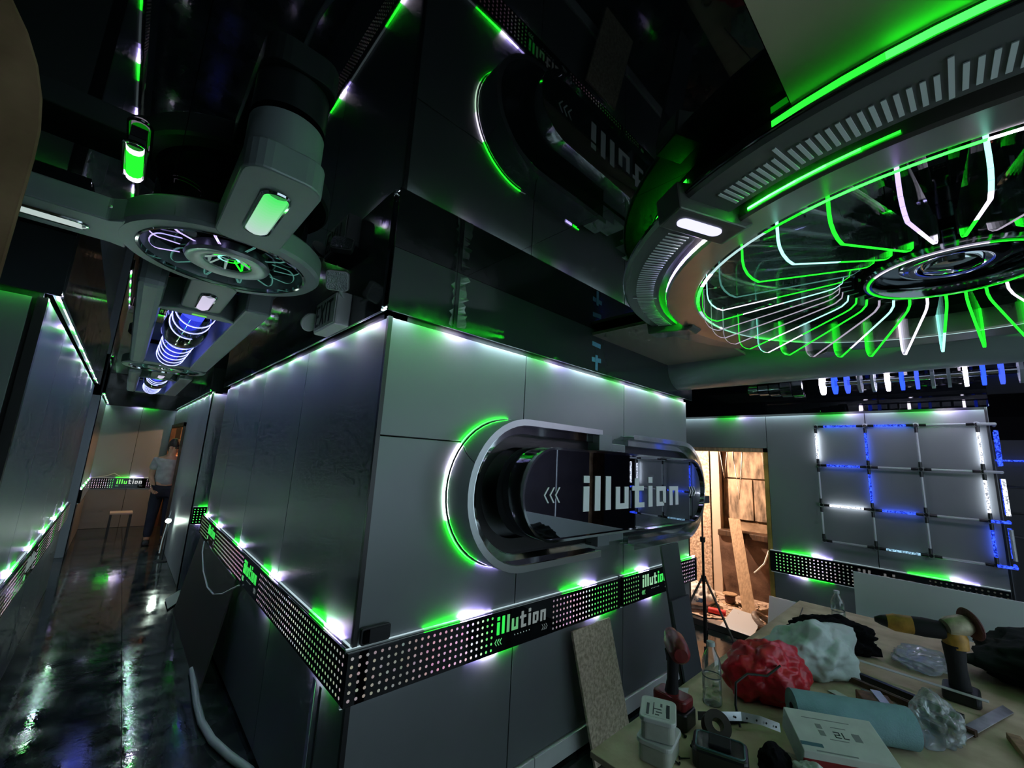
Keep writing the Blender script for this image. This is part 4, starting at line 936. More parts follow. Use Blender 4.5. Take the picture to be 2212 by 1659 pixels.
# ------------------------------------------------------------------ room behind the doorway
PLAST = base_mat('stained_plaster', (.16, .09, .05), .85, 0, .2, col2=(.50, .34, .22), vscale=5, bump=.4, bscale=16, detail=9)
CARVE = base_mat('carved_plaster', (.30, .20, .14), .8, 0, .2, col2=(.62, .46, .34), vscale=34, bump=1.0, bscale=34, detail=3)
dw = struct('wall_store_room')
MB().box((6.55, 1.0, 0), (6.6, 3.9, ZC)).build('rear_wall', PLAST, dw)
MB().box((XR + .12, 1.0, 0), (6.6, 1.05, ZC)).build('side_wall', base_mat('brown_board_wall', (.22, .12, .05), .7, 0, .3, var=.4, vscale=5, stretch=(1, 1, .3), bump=.2), dw)
MB().box((XR + .12, 3.9, 0), (6.6, 3.95, ZC)).build('side_wall', PLAST, dw)
MB().box((XR + .12, 1.0, ZC - .2), (6.6, 3.9, ZC - .15)).build('store_ceiling', PLAST, dw)
df = struct('floor_store_room'); MB().box((XR + .12, 1.0, -.02), (6.6, 3.9, .05)).build('rough_slab', base_mat('dusty_floor', (.30, .20, .14), .9, 0, .2, col2=(.56, .42, .32), vscale=9, bump=.5, bscale=20, detail=8), df)
MB().box((6.40, 2.55, 0.05), (6.55, 2.82, ZC - .2)).build('carved_pilaster', CARVE, dw)
MB().box((6.42, 2.42, 0.05), (6.55, 2.54, ZC - .2)).build('ribbed_trim', base_mat('pale_plaster', (.55, .42, .32), .8, bump=.3, bscale=12), dw)
MB().box((6.44, 2.84, 0.05), (6.55, 3.3, ZC - .2)).build('carved_panel', CARVE, dw)
# boards of the rear panelling
for i, (a, b, z0_, z1_) in enumerate(((1.06, 1.5, 1.05, 1.6), (1.52, 2.0, 1.05, 1.6), (2.02, 2.40, 1.05, 1.6), (1.06, 1.6, 1.62, 2.4), (1.62, 2.40, 1.62, 2.4))):
    MB().box((6.52, a, z0_), (6.55, b, z1_)).build('wall_board', base_mat('ochre_board', (.36, .25, .17), .7, 0, .3, var=.6, vscale=7, stretch=(1, 2, .6), bump=.2), dw)
MB().box((6.30, 1.06, .82), (6.55, 2.42, .90)).build('ledge', WOODD, dw, bevel=.01)
MB().prism([(6.34, 1.06, .82), (6.34, 2.42, .82), (6.46, 2.42, .05), (6.46, 1.06, .05)], (.03, 0, 0)).build('lower_panel', base_mat('scorched_board', (.06, .03, .02), .6, 0, .3, col2=(.22, .13, .09), vscale=4, bump=.3, detail=8), dw)
wl_ = thing('work_lamp', 'work lamp hanging inside the store room above the rubble', 'lamp', (5.5, 3.2, 1.9))
MB().lathe([(.03, .0), (.07, -.05), (.09, -.12)], 20, (5.5, 3.2, 2.35)).build('shade', BLACKP, wl_, smooth=True)
MB().tube([(5.5, 3.2, 2.35), (5.5, 3.2, 2.46)], .006, 6).build('cord', BLACKP, wl_)
def point(name, loc, power, col, r, parent):
    l = bpy.data.lights.new(name, 'POINT'); l.energy = power; l.color = col; l.shadow_soft_size = r; o = bpy.data.objects.new(name, l); COL.objects.link(o); o.parent = parent; o.location = Vector(loc) - BASE[parent]
point('bulb', (5.5, 3.2, 2.22), 230, (1, .74, .55), .05, wl_)
slab('timber_plank', (5.75, 1.95, .05), (5.75, 1.80, .05), (.55, .32, 1.02), (.03, .01, 0), WOOD, 'long pale timber plank leaning inside the bright doorway', 'plank')
o = blob('rubble_sack', (5.55, 2.42, .05), (.26, .20, .17), base_mat('white_sack', (.72, .68, .62), .6, 0, .3, var=.15, vscale=8, bump=.4, bscale=12), 3, .3, 1.6); tag(o, 'white crumpled sack on the store room floor', 'sack')
MB().prism([(5.315, 2.42, .19), (5.34, 2.24, .20), (5.33, 2.25, .155), (5.305, 2.43, .145)], (-.006, 0, .002)).build('blue_stripe', base_mat('blue_print', (.06, .14, .30), .5), o, label='blue printed stripe')
sp = thing('cable_spool', 'brown cable spool among the rubble by the timber plank', 'spool', (5.95, 2.16, .05))
MB().lathe([(.001, 0), (.085, 0), (.085, .012), (.05, .014)], 24, (5.95, 2.16, .05)).build('lower_flange', WOOD, sp); MB().lathe([(.05, .014), (.06, .03), (.06, .10), (.05, .115)], 20, (5.95, 2.16, .05)).build('wound_cable', base_mat('brown_cable', (.10, .035, .02), .5, bump=.6, bscale=60), sp); MB().lathe([(.05, .115), (.085, .118), (.085, .13), (.001, .13)], 24, (5.95, 2.16, .05)).build('upper_flange', WOOD, sp)
m = MB().tube([(5.38, 2.2, .085), (5.42, 2.02, .085)], .035, 12); tag(m.build('red_tube', base_mat('bright_red_plastic', (.62, .03, .03), .4), None, smooth=True, org=(5.4, 2.1, .05)), 'red tube lying on the store room floor', 'tube')
m = MB().tube([(5.40 + .11 * math.cos(a), 1.58 + .13 * math.sin(a), .085 + .09 * max(0, math.sin(a))) for a in [(.2 + i * .25) for i in range(17)]], .03, 12); tag(m.build('corrugated_hose', base_mat('dark_hose', (.16, .12, .10), .5, bump=.8, bscale=50), None, smooth=True, org=(5.4, 1.58, .05)), 'curled dark corrugated hose by the right door jamb', 'hose')
for k, (ya, yb_, zz, xx) in enumerate(((2.30, 2.16, 1.62, 6.1), (2.13, 2.0, 1.35, 6.15), (1.80, 1.74, 1.75, 6.2), (1.62, 1.50, 1.1, 6.25))):
    pts = [(xx, ya, 2.45), (xx, ya - .01, (2.45 + zz) / 2), (xx, (ya + yb_) / 2, zz), (xx, yb_ + .01, (2.45 + zz) / 2), (xx, yb_, 2.45)]
    if k == 3: pts = [(xx, 1.62, 2.45), (xx, 1.58, 1.7), (xx - .1, 1.62, 1.1), (xx - .3, 1.75, .62), (xx - .35, 1.85, .50)]
    m = MB().tube(pts, .009, 6); tag(m.build('hanging_wire', base_mat('white_wire', (.85, .82, .78), .5), None, smooth=True, org=(xx, ya, zz)), ('first white wire loop hanging left in the doorway', 'long white wire loop hanging mid doorway', 'short white wire loop near the right jamb', 'long white wire drooping down to the ledge in the doorway')[k], 'wire', 'wires hanging in the doorway')
bx_ = thing('wall_socket', 'pair of white sockets on the board inside the right door jamb', 'socket', (5.3, 1.06, 1.25))
for z in (1.30, 1.18): MB().box((5.26, 1.05, z), (5.34, 1.07, z + .07)).build('socket_plate', WHITEP, bx_, bevel=.004)
# rubble chips: far too many to count
m = MB(); rnd = random.Random(11)
for i in range(420):
    x, y_, s = rnd.uniform(5.22, 6.3), rnd.uniform(1.3, 3.2), rnd.uniform(.008, .035); R = Matrix.Rotation(rnd.uniform(0, 6), 3, 'Z') @ Matrix.Rotation(rnd.uniform(-.6, .6), 3, 'X')
    m.box((x - s, y_ - s * .5, .05 + s * .1), (x + s, y_ + s * .5, .05 + s * .5), R)
o = m.build('rubble', base_mat('rubble_chips', (.52, .38, .29), .85, 0, .2, var=.4, vscale=3), df); o['kind'] = 'stuff'

# ------------------------------------------------------------------ far corridor: lamp glow, person, clutter
sl = thing('side_lamp', 'warm lamp inside the side room of the corridor', 'lamp', (1.6, 9.75, 2.2))
MB().lathe([(.03, 0), (.06, -.04), (.08, -.1)], 20, (1.6, 9.75, 2.3)).build('shade', BLACKP, sl, smooth=True); MB().tube([(1.6, 9.75, 2.3), (1.6, 9.75, ZC - .01)], .006, 6).build('cord', BLACKP, sl)
point('bulb', (1.6, 9.75, 2.14), 45, (1, .50, .22), .05, sl)
def person(px, py):
    t = thing('person', 'person in grey shirt and dark trousers standing at the corridor doorway', 'person', (px, py, 0))
    J = {'pel': (0, 0, .92), 'bel': (0, 0, 1.06), 'che': (.0, .01, 1.24), 'shc': (0, .0, 1.38), 'nec': (.01, .0, 1.46), 'hd0': (.02, -.01, 1.52), 'hd1': (.03, -.015, 1.60), 'hd2': (.03, -.01, 1.67),
         'shl': (-.17, 0, 1.37), 'ell': (-.21, .04, 1.11), 'wrl': (-.16, -.12, .93), 'shr': (.17, 0, 1.37), 'elr': (.24, .02, 1.12), 'wrr': (.27, -.10, .95),
         'hil': (-.085, 0, .88), 'knl': (-.10, -.02, .48), 'anl': (-.11, .03, .09), 'tol': (-.12, -.12, .045), 'hir': (.085, 0, .88), 'knr': (.10, -.01, .48), 'anr': (.11, .03, .09), 'tor': (.13, -.12, .045)}
    rad = {'pel': (.16, .115), 'bel': (.15, .105), 'che': (.17, .115), 'shc': (.13, .09), 'nec': (.058, .058), 'hd0': (.065, .075), 'hd1': (.078, .095), 'hd2': (.06, .07), 'shl': (.062, .062), 'ell': (.046, .046), 'wrl': (.03, .03), 'shr': (.062, .062), 'elr': (.046, .046), 'wrr': (.03, .03),
           'hil': (.095, .095), 'knl': (.062, .062), 'anl': (.045, .045), 'tol': (.045, .035), 'hir': (.095, .095), 'knr': (.062, .062), 'anr': (.045, .045), 'tor': (.045, .035)}
    def skin(name, keys, edges, mat, grow=0.0, sub=2, root='pel', label=None):
        idx = {k: i for i, k in enumerate(keys)}; me = bpy.data.meshes.new(name)
        me.from_pydata([Vector(J[k]) for k in keys], [(idx[a], idx[b]) for a, b in edges], []); o = bpy.data.objects.new(name, me); COL.objects.link(o); o.parent = t; BASE[o] = BASE[t]
        sm = o.modifiers.new('skin', 'SKIN'); sm.use_smooth_shade = True
        for k in keys:
            sv = me.skin_vertices[0].data[idx[k]]; sv.radius = (rad[k][0] + grow, rad[k][1] + grow); sv.use_root = (k == root)
        o.modifiers.new('sub', 'SUBSURF').levels = sub; o.modifiers['sub'].render_levels = sub; me.materials.append(mat); return o
    SK = base_mat('skin', (.45, .24, .15), .5, 0, .4)
    allk = list(J); E = [('pel', 'bel'), ('bel', 'che'), ('che', 'shc'), ('shc', 'nec'), ('nec', 'hd0'), ('hd0', 'hd1'), ('hd1', 'hd2'), ('shc', 'shl'), ('shl', 'ell'), ('ell', 'wrl'), ('shc', 'shr'), ('shr', 'elr'), ('elr', 'wrr'), ('pel', 'hil'), ('hil', 'knl'), ('knl', 'anl'), ('anl', 'tol'), ('pel', 'hir'), ('hir', 'knr'), ('knr', 'anr'), ('anr', 'tor')]
    body = skin('body', allk, E, SK)
    J.update({'sll': (-.195, .02, 1.20), 'slr': (.21, .01, 1.20)}); rad.update({'sll': (.062, .062), 'slr': (.062, .062)})
    sk = ['pel', 'bel', 'che', 'shc', 'shl', 'sll', 'shr', 'slr']; skin('shirt', sk, [('pel', 'bel'), ('bel', 'che'), ('che', 'shc'), ('shc', 'shl'), ('shl', 'sll'), ('shc', 'shr'), ('shr', 'slr')], base_mat('grey_cotton', (.30, .31, .30), .85, 0, .2, var=.15, vscale=12, bump=.3, bscale=30), .016, label='grey shirt')
    tk = ['pel', 'hil', 'knl', 'anl', 'hir', 'knr', 'anr']; skin('trousers', tk, [('pel', 'hil'), ('hil', 'knl'), ('knl', 'anl'), ('pel', 'hir'), ('hir', 'knr'), ('knr', 'anr')], base_mat('dark_denim', (.02, .022, .035), .85, 0, .2, var=.2), .016)
    for s in ('l', 'r'):
        a, b = Vector(J['an' + s]), Vector(J['to' + s]); m = MB().lathe([(.001, -.06), (.04, -.05), (.05, 0), (.05, .12), (.038, .17), (.001, .185)], 14, a + Vector((0, 0, -.045)), axis=(b - a).normalized() * Vector((1, 1, 0)))
        m.v = [Vector((p.x, p.y, max(.0, p.z))) for p in m.v]; m.move((px, py, 0)); m.build('shoe', base_mat('dark_shoe', (.02, .02, .022), .6), t, smooth=True)
    h = MB().lathe([(.001, .155), (.05, .145), (.085, .10), (.098, .04), (.098, -.02), (.085, -.07)], 20, (px + .03, py + .018, 1.60)); h.build('hair', base_mat('dark_hair', (.015, .011, .009), .7, bump=.5, bscale=60), t, smooth=True)
    # face on the side turned to the doorway
    F = Vector((px + .03, py - .015, 1.60)); fd = Vector((.75, -.66, 0)).normalized(); sd = Vector((-fd.y, fd.x, 0))
    for s in (-1, 1):
        MB().lathe([(.001, .012), (.008, .008), (.011, 0)], 10, F + fd * .083 + sd * .030 * s + Vector((0, 0, .01)), axis=fd).build('eye', base_mat('eye', (.05, .04, .04), .3), body)
        MB().lathe([(.001, .02), (.018, .016), (.025, 0)], 10, F + sd * .088 * s + Vector((0, 0, -.005)), axis=sd * s).build('ear', SK, body, smooth=True)
    MB().prism([F + fd * .086 + Vector((0, 0, .012)), F + fd * .115 + Vector((0, 0, -.022)), F + fd * .088 + sd * .014 + Vector((0, 0, -.028)), F + fd * .088 - sd * .014 + Vector((0, 0, -.028))][:3], sd * -.014).build('nose', SK, body)
    MB().box((F + fd * .084 + Vector((-.018, -.004, -.052)))[:], (F + fd * .084 + Vector((.018, .004, -.046)))[:]).build('mouth', base_mat('lip', (.30, .12, .09), .5), body)
    for s in ('l', 'r'):
        w = Vector(J['wr' + s]) + Vector((px, py, 0)); el = Vector(J['el' + s]) + Vector((px, py, 0)); d = (w - el).normalized(); sd2 = d.cross(Vector((0, 0, 1))).normalized(); n2 = sd2.cross(d)
        m = MB().box((-.04, -.012, -.01), (.04, .012, .085)); Rm = Matrix((sd2, n2, d)).transposed(); m.v = [Rm @ p + w for p in m.v]; hd = m.build('hand', SK, body, bevel=.01)
        for k, ln in enumerate((.06, .075, .08, .07)):
            b = w + d * .08 + sd2 * (-.03 + .02 * k); MB().tube([b, b + d * ln * .5 + n2 * .008, b + d * ln + n2 * .035], [.009, .0085, .007], 7).build('finger', SK, body, smooth=True)
        b = w + d * .03 + sd2 * .04; MB().tube([b, b + sd2 * .022 + d * .03, b + sd2 * .02 + d * .062 + n2 * .015], [.011, .01, .008], 7).build('thumb', SK, body, smooth=True)
    return t
person(.67, 9.35)
# clutter beside the person
sc_ = thing('step_stool', 'pale step stool standing by the person in the corridor', 'stool', (.20, 10.2, 0))
MB().box((.05, 10.05, .40), (.35, 10.35, .43)).build('top', base_mat('dusty_white', (.45, .38, .33), .6), sc_, bevel=.006)
for x in (.07, .33):
    for y_ in (10.08, 10.32): MB().box((x - .015, y_ - .015, 0), (x + .015, y_ + .015, .40)).build('leg', BLACKP, sc_)
fl_ = thing('work_light', 'small bright work light on the corridor floor beside the person', 'lamp', (.70, 8.0, 0))
MB().tube([(.70, 8.0, 0.0), (.70, 8.0, .52)], .008, 6).build('stand', BLACKP, fl_); MB().lathe([(.10, 0), (.10, .012), (.001, .014)], 20, (.70, 8.0, 0)).build('base', BLACKP, fl_)
MB().lathe([(.001, .0), (.035, 0), (.04, .02), (.02, .06)], 20, (.685, 7.98, .56), axis=(.2, .9, .3)).build('reflector', CHROME, fl_, smooth=True)
MB().disc((.684, 7.975, .558), .034, (-.2, -.9, -.3), 16, (.75, 1, .85)).build('lens', emit_mat('work_light_glow', 14.0), fl_)
point('bulb', (.67, 7.90, .56), 2.2, (.8, 1, .85), .03, fl_)
m = MB().tube([(.86, 8.9, 1.15), (.80, 8.75, .85), (.74, 8.6, .50), (.70, 8.5, .2), (.69, 8.45, .02)], .008, 6); tag(m.build('hanging_cable', WHITEP, None, smooth=True, org=(.75, 8.6, .02)), 'pale cable hanging in front of the person', 'cable')
m = MB().tube([(-.32, 11.25, .94), (-.1, 11.24, .98), (.0, 11.24, 1.03), (.1, 11.24, .965), (.4, 11.24, .955), (.7, 11.24, .96)], .007, 6); tag(m.build('loose_cable', WHITEP, None, smooth=True, org=(.2, 11.24, .95)), 'pale loose cable peaking above the end wall light band', 'cable')
slab('grey_sheet', (.62, 6.05, .012), (.78, 6.35, .012), (.0, -.35, 0), (0, 0, .006), MATS['grey_green_offcut'], 'grey green sheet on the floor at the side passage', 'sheet')

# ------------------------------------------------------------------ worktable and what lies on it
T = .85
wt = thing('worktable', 'large plywood worktable covered with tools and scraps', 'table', (2.42, .25, 0))
MB().box((1.20, -.36, T - .018), (3.64, .86, T)).build('tabletop', PLY, wt, bevel=.002)
REDST = base_mat('dark_red_steel', (.14, .012, .012), .5, .3)
for x in (1.32, 3.5):
    for y_ in (-.24, .74): MB().box((x - .02, y_ - .02, 0), (x + .02, y_ + .02, T - .06)).build('leg', REDST, wt)
for y_ in (-.24, .74): MB().box((1.26, y_ - .02, T - .06), (3.56, y_ + .02, T - .0185)).build('rail', REDST, wt)
for x in (1.25, 3.55): MB().box((x - .02, -.30, T - .058), (x + .02, .82, T - .0188)).build('cross_rail', REDST, wt)
def bottle(x, y_, h, r, label):
    t = thing('water_bottle', label, 'bottle', (x, y_, T), 'clear water bottles on the worktable')
    pr_ = [(.001, .001), (r * .9, .001), (r, h * .04), (r, h * .16), (r * .93, h * .19), (r, h * .22), (r, h * .40), (r * .92, h * .43), (r, h * .46), (r, h * .66), (r * .85, h * .76), (r * .42, h * .88), (r * .40, h * .93)]
    MB().lathe(pr_, 24, (x, y_, T)).build('bottle_body', CLEARP, t, smooth=True)
    MB().lathe([(r * .43, h * .93), (r * .43, h), (.001, h)], 16, (x, y_, T)).build('cap', base_mat('frosted_cap', (.55, .62, .62), .3), t, smooth=True)
    MB().lathe([(r * 1.005, h * .44), (r * 1.01, h * .45), (r * 1.005, h * .46)], 24, (x, y_, T)).build('band', base_mat('bottle_band', (.10, .14, .14), .4), t)
bottle(1.785, .725, .215, .034, 'clear water bottle standing beside the red bag')
bottle(3.24, .575, .20, .034, 'clear water bottle at the far end by the grey sheet')
# red drill
d = thing('cordless_drill', 'dark red cordless drill standing on its battery at the table edge', 'drill', (1.56, .765, T))
MB().prism(rr(1.515, 1.605, .705, .835, .016, T), (0, 0, .055)).build('battery', BLACKP, d, bevel=.006)
MB().prism(rr(1.520, 1.600, .710, .830, .018, T + .055), (0, 0, .035)).build('foot', RED, d, bevel=.008)
MB().tube([(1.56, .775, T + .085), (1.56, .770, T + .13), (1.56, .768, T + .19), (1.56, .770, T + .225)], [.024, .019, .020, .026], 14).build('grip', BLACKM, d, smooth=True)
MB().lathe([(.001, -.075), (.022, -.074), (.034, -.06), (.037, -.02), (.037, .03), (.031, .05), (.026, .065), (.024, .09), (.014, .10), (.001, .101)], 22, (1.56, .755, T + .245), axis=(.80, .62, .06)).build('motor_case', RED, d, smooth=True)
MB().box((1.576, .785, T + .175), (1.594, .803, T + .205)).build('trigger', BLACKP, d, bevel=.003)
# white containers
for k, (x, y_, z, r, lab) in enumerate(((1.355, .715, T, .2, 'lower frosted container at the table corner'), (1.36, .72, T + .062, .45, 'upper white container with a printed label on the lid'))):
    t = thing('food_container', lab, 'container', (x, y_, z), 'stacked containers at the table corner'); R = rotz(r)
    MB().prism(rr(-.062, .062, -.048, .048, .018, 0), (0, 0, .048)).rotate(R).move((x, y_, z)).build('tub', base_mat('frosted_tub', (.50, .54, .47), .35, 0, .5, var=.1, vscale=20), t, bevel=.004)
    MB().prism(rr(-.067, .067, -.053, .053, .02, .048), (0, 0, .013)).rotate(R).move((x, y_, z)).build('lid', WHITEP, t, bevel=.003)
    if k:
        lb = MB().box((-.052, -.038, .0612), (.052, .038, .0618)).rotate(R).move((x, y_, z)).build('label_sheet', WHITEPAPER, t)
        INK = MATS['dark_ink']
        for a, b, c, e in ((-.045, .026, .02, .034), (-.045, -.034, .03, -.024), (-.04, -.004, -.034, .008), (-.025, -.012, -.019, .006), (-.008, -.010, -.003, .012), (.01, -.012, .03, -.006), (-.04, .012, .03, .015)):
            MB().box((a, b, .0619), (c, e, .0622)).rotate(R).move((x, y_, z)).build('print_mark', INK, lb)
# screws
for k, (x, y_, a, lab) in enumerate(((1.47, .665, .4, 'black screw lying nearest the charger'), (1.36, .655, 1.3, 'black screw lying beside the white containers'), (1.385, .665, -.6, 'black screw crossing its neighbour by the containers'), (1.50, .70, .9, 'black screw lying below the red drill'))):
    R = rotz(a); t = thing('black_screw', lab, 'screw', (x, y_, T), 'loose black screws on the table')
    MB().tube([R @ Vector((0, 0, .004)) + Vector((x, y_, T)), R @ Vector((.034, 0, .003)) + Vector((x, y_, T))], [.0028, .0012], 6).build('shank', BLACKP, t); MB().lathe([(.0055, 0), (.0025, .004)], 10, R @ Vector((-.001, 0, .0055)) + Vector((x, y_, T)), axis=R @ Vector((1, 0, 0))).build('head', BLACKP, t)
# bags and cloth
tag(blob('white_bag', (2.43, .53, T), (.19, .12, .125), WHITEBAG, 2, .34, 1.25, fold=.4, R=rotz(-.4)), 'white plastic bag crumpled behind the red one', 'bag')
tag(blob('red_bag', (2.03, .60, T), (.15, .10, .12), REDBAG, 5, .34, 1.3, fold=.42, R=rotz(-.5)), 'bright red plastic bag in the middle of the worktable', 'bag')
tag(blob('black_jacket', (2.84, .53, T), (.09, .17, .085), BLACKCLOTH, 9, .30, 1.6, fold=.45, R=rotz(.25)), 'black jacket heaped behind the white bag', 'jacket')
tag(blob('green_jacket', (3.15, -.28, T), (.30, .28, .12), GREENCLOTH, 12, .30, 1.8, fold=.5), 'dark green jacket heaped at the right of the table', 'jacket')
tag(blob('black_glove', (1.565, .46, T), (.05, .04, .04), BLACKCLOTH, 14, .3, 1.4, fold=.3), 'black glove lying beside the battery charger', 'glove')
tag(blob('crumpled_paper', (1.575, .375, T), (.04, .035, .033), WHITEPAPER, 17, .35, 1.4, fold=.4), 'crumpled white paper left of the carton', 'paper')
tag(blob('clear_bag', (2.19, .14, T), (.085, .065, .075), FILMC, 21, .35, 1.3, fold=.5), 'crumpled clear plastic bag behind the carton', 'bag')
tag(blob('clear_film', (2.98, .215, T), (.15, .10, .03), FILMC, 23, .35, 1.3, fold=.5), 'clear plastic film lying left of the yellow grinder', 'film')
# paper roll
pr_ = thing('paper_roll', 'pale blue paper towel roll lying across the table', 'paper roll', (1.97, .34, T)); A, B = Vector((1.865, .485, T + .060)), Vector((2.06, .195, T + .060)); ax = B - A
MB().lathe([(.018, 0), (.060, 0), (.060, ax.length), (.018, ax.length)], 36, A, axis=ax).build('paper', BLUEROLL, pr_, smooth=True)
MB().lathe([(.018, -.001), (.018, ax.length + .001)], 20, A, axis=ax).build('core', base_mat('card_core', (.10, .09, .08), .7), pr_, smooth=True)
# carton
ca = thing('carton', 'white and red carton marked 2L leaning on the paper roll', 'box', (1.78, .36, T)); R = rotz(math.radians(-56)) @ rot(math.radians(16), 'X'); ctr = Vector((1.725, .335, T + .068))
def cp(m): return m.rotate(R).move(ctr)
cp(MB().box((-.12, -.075, -.035), (.12, .075, .035))).build('body', WHITEPAPER, ca, bevel=.002)
REDC = base_mat('red_card', (.30, .02, .025), .6); cp(MB().box((-.1205, -.0758, -.0352), (.1205, -.0745, .012))).build('red_band', REDC, ca); cp(MB().box((.1195, -.0755, -.0352), (.1208, .0755, .03))).build('red_edge', REDC, ca)
GK = base_mat('grey_print', (.24, .28, .27), .6); z = .0352
segs = {'2': [(0, .018, .016, .021), (.013, .0095, .016, .021), (0, .0088, .016, .0118), (0, 0, .003, .0118), (0, 0, .016, .003)], 'L': [(.022, 0, .025, .021), (.022, 0, .036, .003)]}
for ch, rs in segs.items():
    m = MB()
    for a, b, c, e in rs: m.box((a - .01, b - .012, z), (c - .01, e - .012, z + .0004))
    cp(m).build('printed_%s' % ('two' if ch == '2' else 'letter'), MATS['dark_ink'], ca)
for a, b, c, e in ((-.08, .045, .05, .0475), (-.05, .012, -.035, .028), (-.05, -.012, -.035, .006), (.04, -.014, .06, .012), (-.085, -.07, .02, -.066), (-.01, .022, .03, .0245), (-.03, -.022, .02, -.0195)):
    cp(MB().box((a, b, z), (c, e, z + .0003))).build('print_mark', GK, ca)
cp(MB().box((-.118, -.055, z), (-.06, -.043, z + .0004))).build('teal_stripe', base_mat('teal_print', (.05, .16, .20), .6), ca)
# yellow grinder standing on its handle
g = thing('angle_grinder', 'worn yellow and black cordless grinder standing upright on the table', 'grinder', (2.66, .085, T))
MB().prism(rr(2.60, 2.73, .03, .14, .02, T), (0, 0, .045)).build('battery', BLACKP, g, bevel=.008)
MB().tube([(2.665, .085, T + .04), (2.66, .088, T + .12), (2.655, .09, T + .21)], [.034, .030, .036], 16).build('grip', BLACKM, g, smooth=True)
MB().tube([(2.66, .082, T + .195), (2.66, .085, T + .235), (2.655, .09, T + .262)], [.038, .042, .036], 16).build('neck', YELLOW, g, smooth=True)
MB().lathe([(.001, -.05), (.03, -.048), (.038, -.03), (.040, .02), (.030, .04), (.001, .042)], 20, (2.66, .07, T + .285), axis=(.55, -.80, .25)).build('gear_head', base_mat('pale_alloy', (.42, .38, .26), .5, .4, var=.3, vscale=30), g, smooth=True)
MB().lathe([(.001, .040), (.058, .040), (.062, .046), (.058, .052), (.001, .054)], 32, (2.66, .07, T + .285), axis=(.55, -.80, .25)).build('disc', base_mat('brown_grinding_disc', (.09, .025, .02), .7, bump=.4, bscale=90), g, smooth=True)
MB().lathe([(.034, .03), (.038, .09), (.036, .13)], 18, (2.66, .085, T + .255), axis=(-.32, 1.0, -.02)).build('dark_sleeve', BLACKM, g, smooth=True)
MB().lathe([(.036, .13), (.035, .19), (.026, .215)], 18, (2.66, .085, T + .255), axis=(-.32, 1.0, -.02)).build('motor_case', YELLOW, g, smooth=True)
MB().lathe([(.026, .215), (.020, .235), (.010, .255), (.001, .256)], 16, (2.66, .085, T + .255), axis=(-.32, 1.0, -.02)).build('tail_cap', BLACKP, g, smooth=True)
# flat metal pieces
slab('steel_rule', (2.734, -.025, T + .004), (2.686, -.052, T + .004), (-.455, .130, .010), (0, 0, .002), ALU, 'broad aluminium straightedge lying at the right front', 'ruler')
slab('white_trim', (2.665, .43, T + .035), (2.64, .43, T + .035), (-.06, -.42, .01), (0, 0, .003), WHITEP, 'long thin white trim strip lying behind the paper roll', 'strip')
for k, (a, b, r, mt, lab) in enumerate((((2.52, .42, T + .018), (2.42, .08, T + .018), .016, BLACKP, 'black bar lying beside the white trim'), ((2.45, .42, T + .016), (2.32, .05, T + .016), .014, WOODD, 'dark brown bar lying next to the black bar'), ((2.36, .36, T + .014), (2.26, .12, T + .014), .013, base_mat('grey_bar', (.14, .15, .14), .5), 'grey bar lying in front of the brown bar'))):
    m = MB().tube([a, b], r, 4); tag(m.build('metal_bar', mt, None, org=((a[0] + b[0]) / 2, (a[1] + b[1]) / 2, T)), lab, 'bar', 'bars lying behind the paper roll')
m = MB().tube([(3.28, .50, T + .01), (2.95, .47, T + .01)], .009, 4); tag(m.build('metal_bar', BLACKP, None, org=(3.1, .48, T)), 'thin dark bar lying by the far bottle', 'bar', 'bars lying behind the paper roll')
m = MB().tube([(3.45, .80, T + .004), (2.75, .70, T + .004), (2.35, .76, T + .004)], .003, 5); tag(m.build('thin_rod', BLACKP, None, org=(2.9, .75, T)), 'thin dark rod lying along the far table edge', 'rod')
rb = thing('rusty_block', 'rusty brown tool block beside the bars', 'tool', (2.22, .30, T)); MB().box((2.17, .25, T), (2.26, .35, T + .06), rotz(.4)).build('block', base_mat('rusty_brown', (.16, .07, .025), .6, .2, var=.5, vscale=30), rb, bevel=.004); MB().box((2.16, .27, T + .06), (2.27, .30, T + .068), rotz(.4)).build('steel_edge', ALU, rb)
slab('card_strip', (2.30, .44, T + .004), (2.27, .46, T + .004), (-.06, -.12, .0), (0, 0, .002), WHITEPAPER, 'narrow white card strip under the red bag', 'card')
# charger, tape roll, strap, cable
ch = thing('battery_charger', 'black battery charger with teal edges at the front of the table', 'charger', (1.46, .575, T)); Rc = rotz(.35)
MB().prism(rr(-.055, .055, -.075, .075, .018, 0), (0, 0, .055)).rotate(Rc).move((1.46, .575, T)).build('case', BLACKP, ch, bevel=.008)
MB().tube([Rc @ Vector(p) + Vector((1.46, .575, T)) for p in [(q[0], q[1], .056) for q in rr(-.045, .045, -.065, .065, .015, 0)]], .0025, 5, closed=True).build('teal_trim', base_mat('teal_plastic', (.06, .16, .16), .4), ch, smooth=True)
MB().box((-.03, -.03, .055), (.03, .03, .066)).rotate(Rc).move((1.46, .575, T)).build('dock', BLACKM, ch, bevel=.003)
tr_ = thing('tape_roll', 'dark round tape roll tilted behind the charger', 'tape roll', (1.575, .63, T)); MB().lathe([(.018, -.02), (.042, -.02), (.042, .02), (.018, .02)], 28, (1.575, .63, T + .040), axis=(-.55, -.5, .65), closed_prof=True).build('tape', base_mat('dark_brown_tape', (.03, .018, .018), .5), tr_, smooth=True); MB().lathe([(.018, -.021), (.018, .021)], 20, (1.575, .63, T + .040), axis=(-.55, -.5, .65)).build('core', BLACKP, tr_)
m = MB(); pts = [(1.60, .70, T + .03), (1.60, .64, T + .055), (1.66, .58, T + .06), (1.72, .54, T + .045), (1.78, .50, T + .02)]
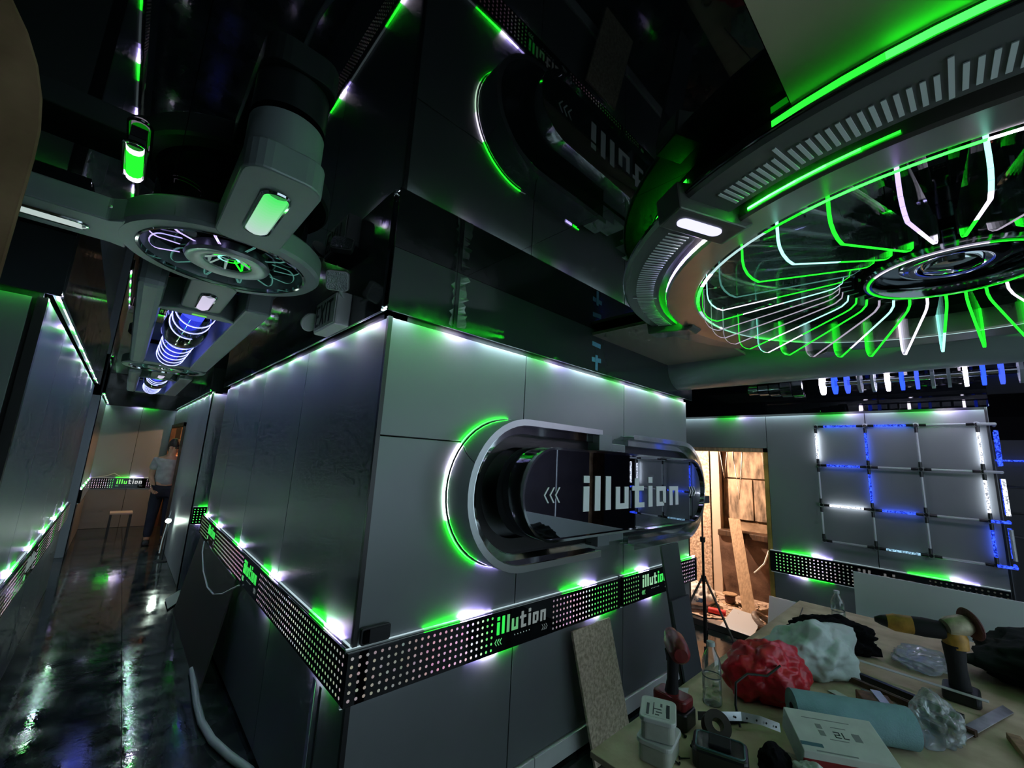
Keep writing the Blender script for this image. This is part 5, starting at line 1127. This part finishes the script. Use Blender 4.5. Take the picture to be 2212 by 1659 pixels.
for a, b in zip(pts, pts[1:]): a, b = Vector(a), Vector(b); m.quad(a - Vector((0, 0, .012)), b - Vector((0, 0, .012)), b + Vector((.006, .004, .012)), a + Vector((.006, .004, .012)))
o = m.build('metal_strap', ALU, None, org=(1.68, .6, T)); o.modifiers.new('solid', 'SOLIDIFY').thickness = .0012; tag(o, 'bent perforated metal strap in front of the red bag', 'strap')
for k in range(8): MB().disc(Vector(pts[k // 2]).lerp(Vector(pts[k // 2 + 1]), .25 + .5 * (k % 2)) + Vector((-.0015, -.0015, 0)), .0035, (-.6, -.75, .1), 8).build('hole', BLACKP, o)
m = MB().tube([(1.70, .60, T + .006), (1.72, .62, T + .06), (1.76, .63, T + .115), (1.82, .61, T + .135), (1.90, .57, T + .12), (1.96, .54, T + .15)], .0042, 6); tag(m.build('black_cable', BLACKP, None, smooth=True, org=(1.8, .6, T)), 'thin black cable arching over the red bag', 'cable')
m = MB().tube([(1.70, .50, T + .006), (1.67, .46, T + .010), (1.68, .42, T + .007), (1.71, .40, T + .006), (1.72, .36, T + .006)], .005, 6); tag(m.build('clear_hose', CLEARP, None, smooth=True, org=(1.75, .5, T)), 'clear thin hose coiled left of the paper roll', 'hose')
rl = thing('clear_tape', 'small clear tape roll behind the water bottle', 'tape roll', (2.12, .77, T)); MB().lathe([(.022, 0), (.034, 0), (.034, .02), (.022, .02)], 24, (2.12, .77, T), closed_prof=True).build('tape', base_mat('cream_tape', (.5, .46, .36), .4), rl, smooth=True)
slab('paper_slip', (1.64, .84, T + .001), (1.76, .88, T + .001), (.06, -.05, 0), (0, 0, .001), WHITEPAPER, 'white paper slip at the far table edge by the drill', 'paper')
for k, (a, b, lab) in enumerate((((2.42, -.02), (2.05, -.10), 'narrow pale offcut in front of the straightedge'), ((2.36, -.08), (2.02, -.16), 'second pale offcut at the front right of the table'))):
    a, b = Vector((*a, T)), Vector((*b, T)); u = (b - a).normalized(); s_ = Vector((-u.y, u.x, 0)) * .035
    m = MB().prism([a, b, b + s_, a + s_], (0, 0, .02)); tag(m.build('wood_offcut', WOOD, None, bevel=.002, org=(a + b) / 2), lab, 'offcut', 'wood offcuts on the table')
kn = thing('utility_knife', 'dark knife lying by the glove', 'knife', (1.70, .63, T)); MB().box((1.66, .615, T), (1.80, .637, T + .016), rotz(-.5)).build('handle', BLACKM, kn, bevel=.004); MB().box((1.785, .57, T + .006), (1.83, .582, T + .008), rotz(-.5)).build('blade', ALU, kn)
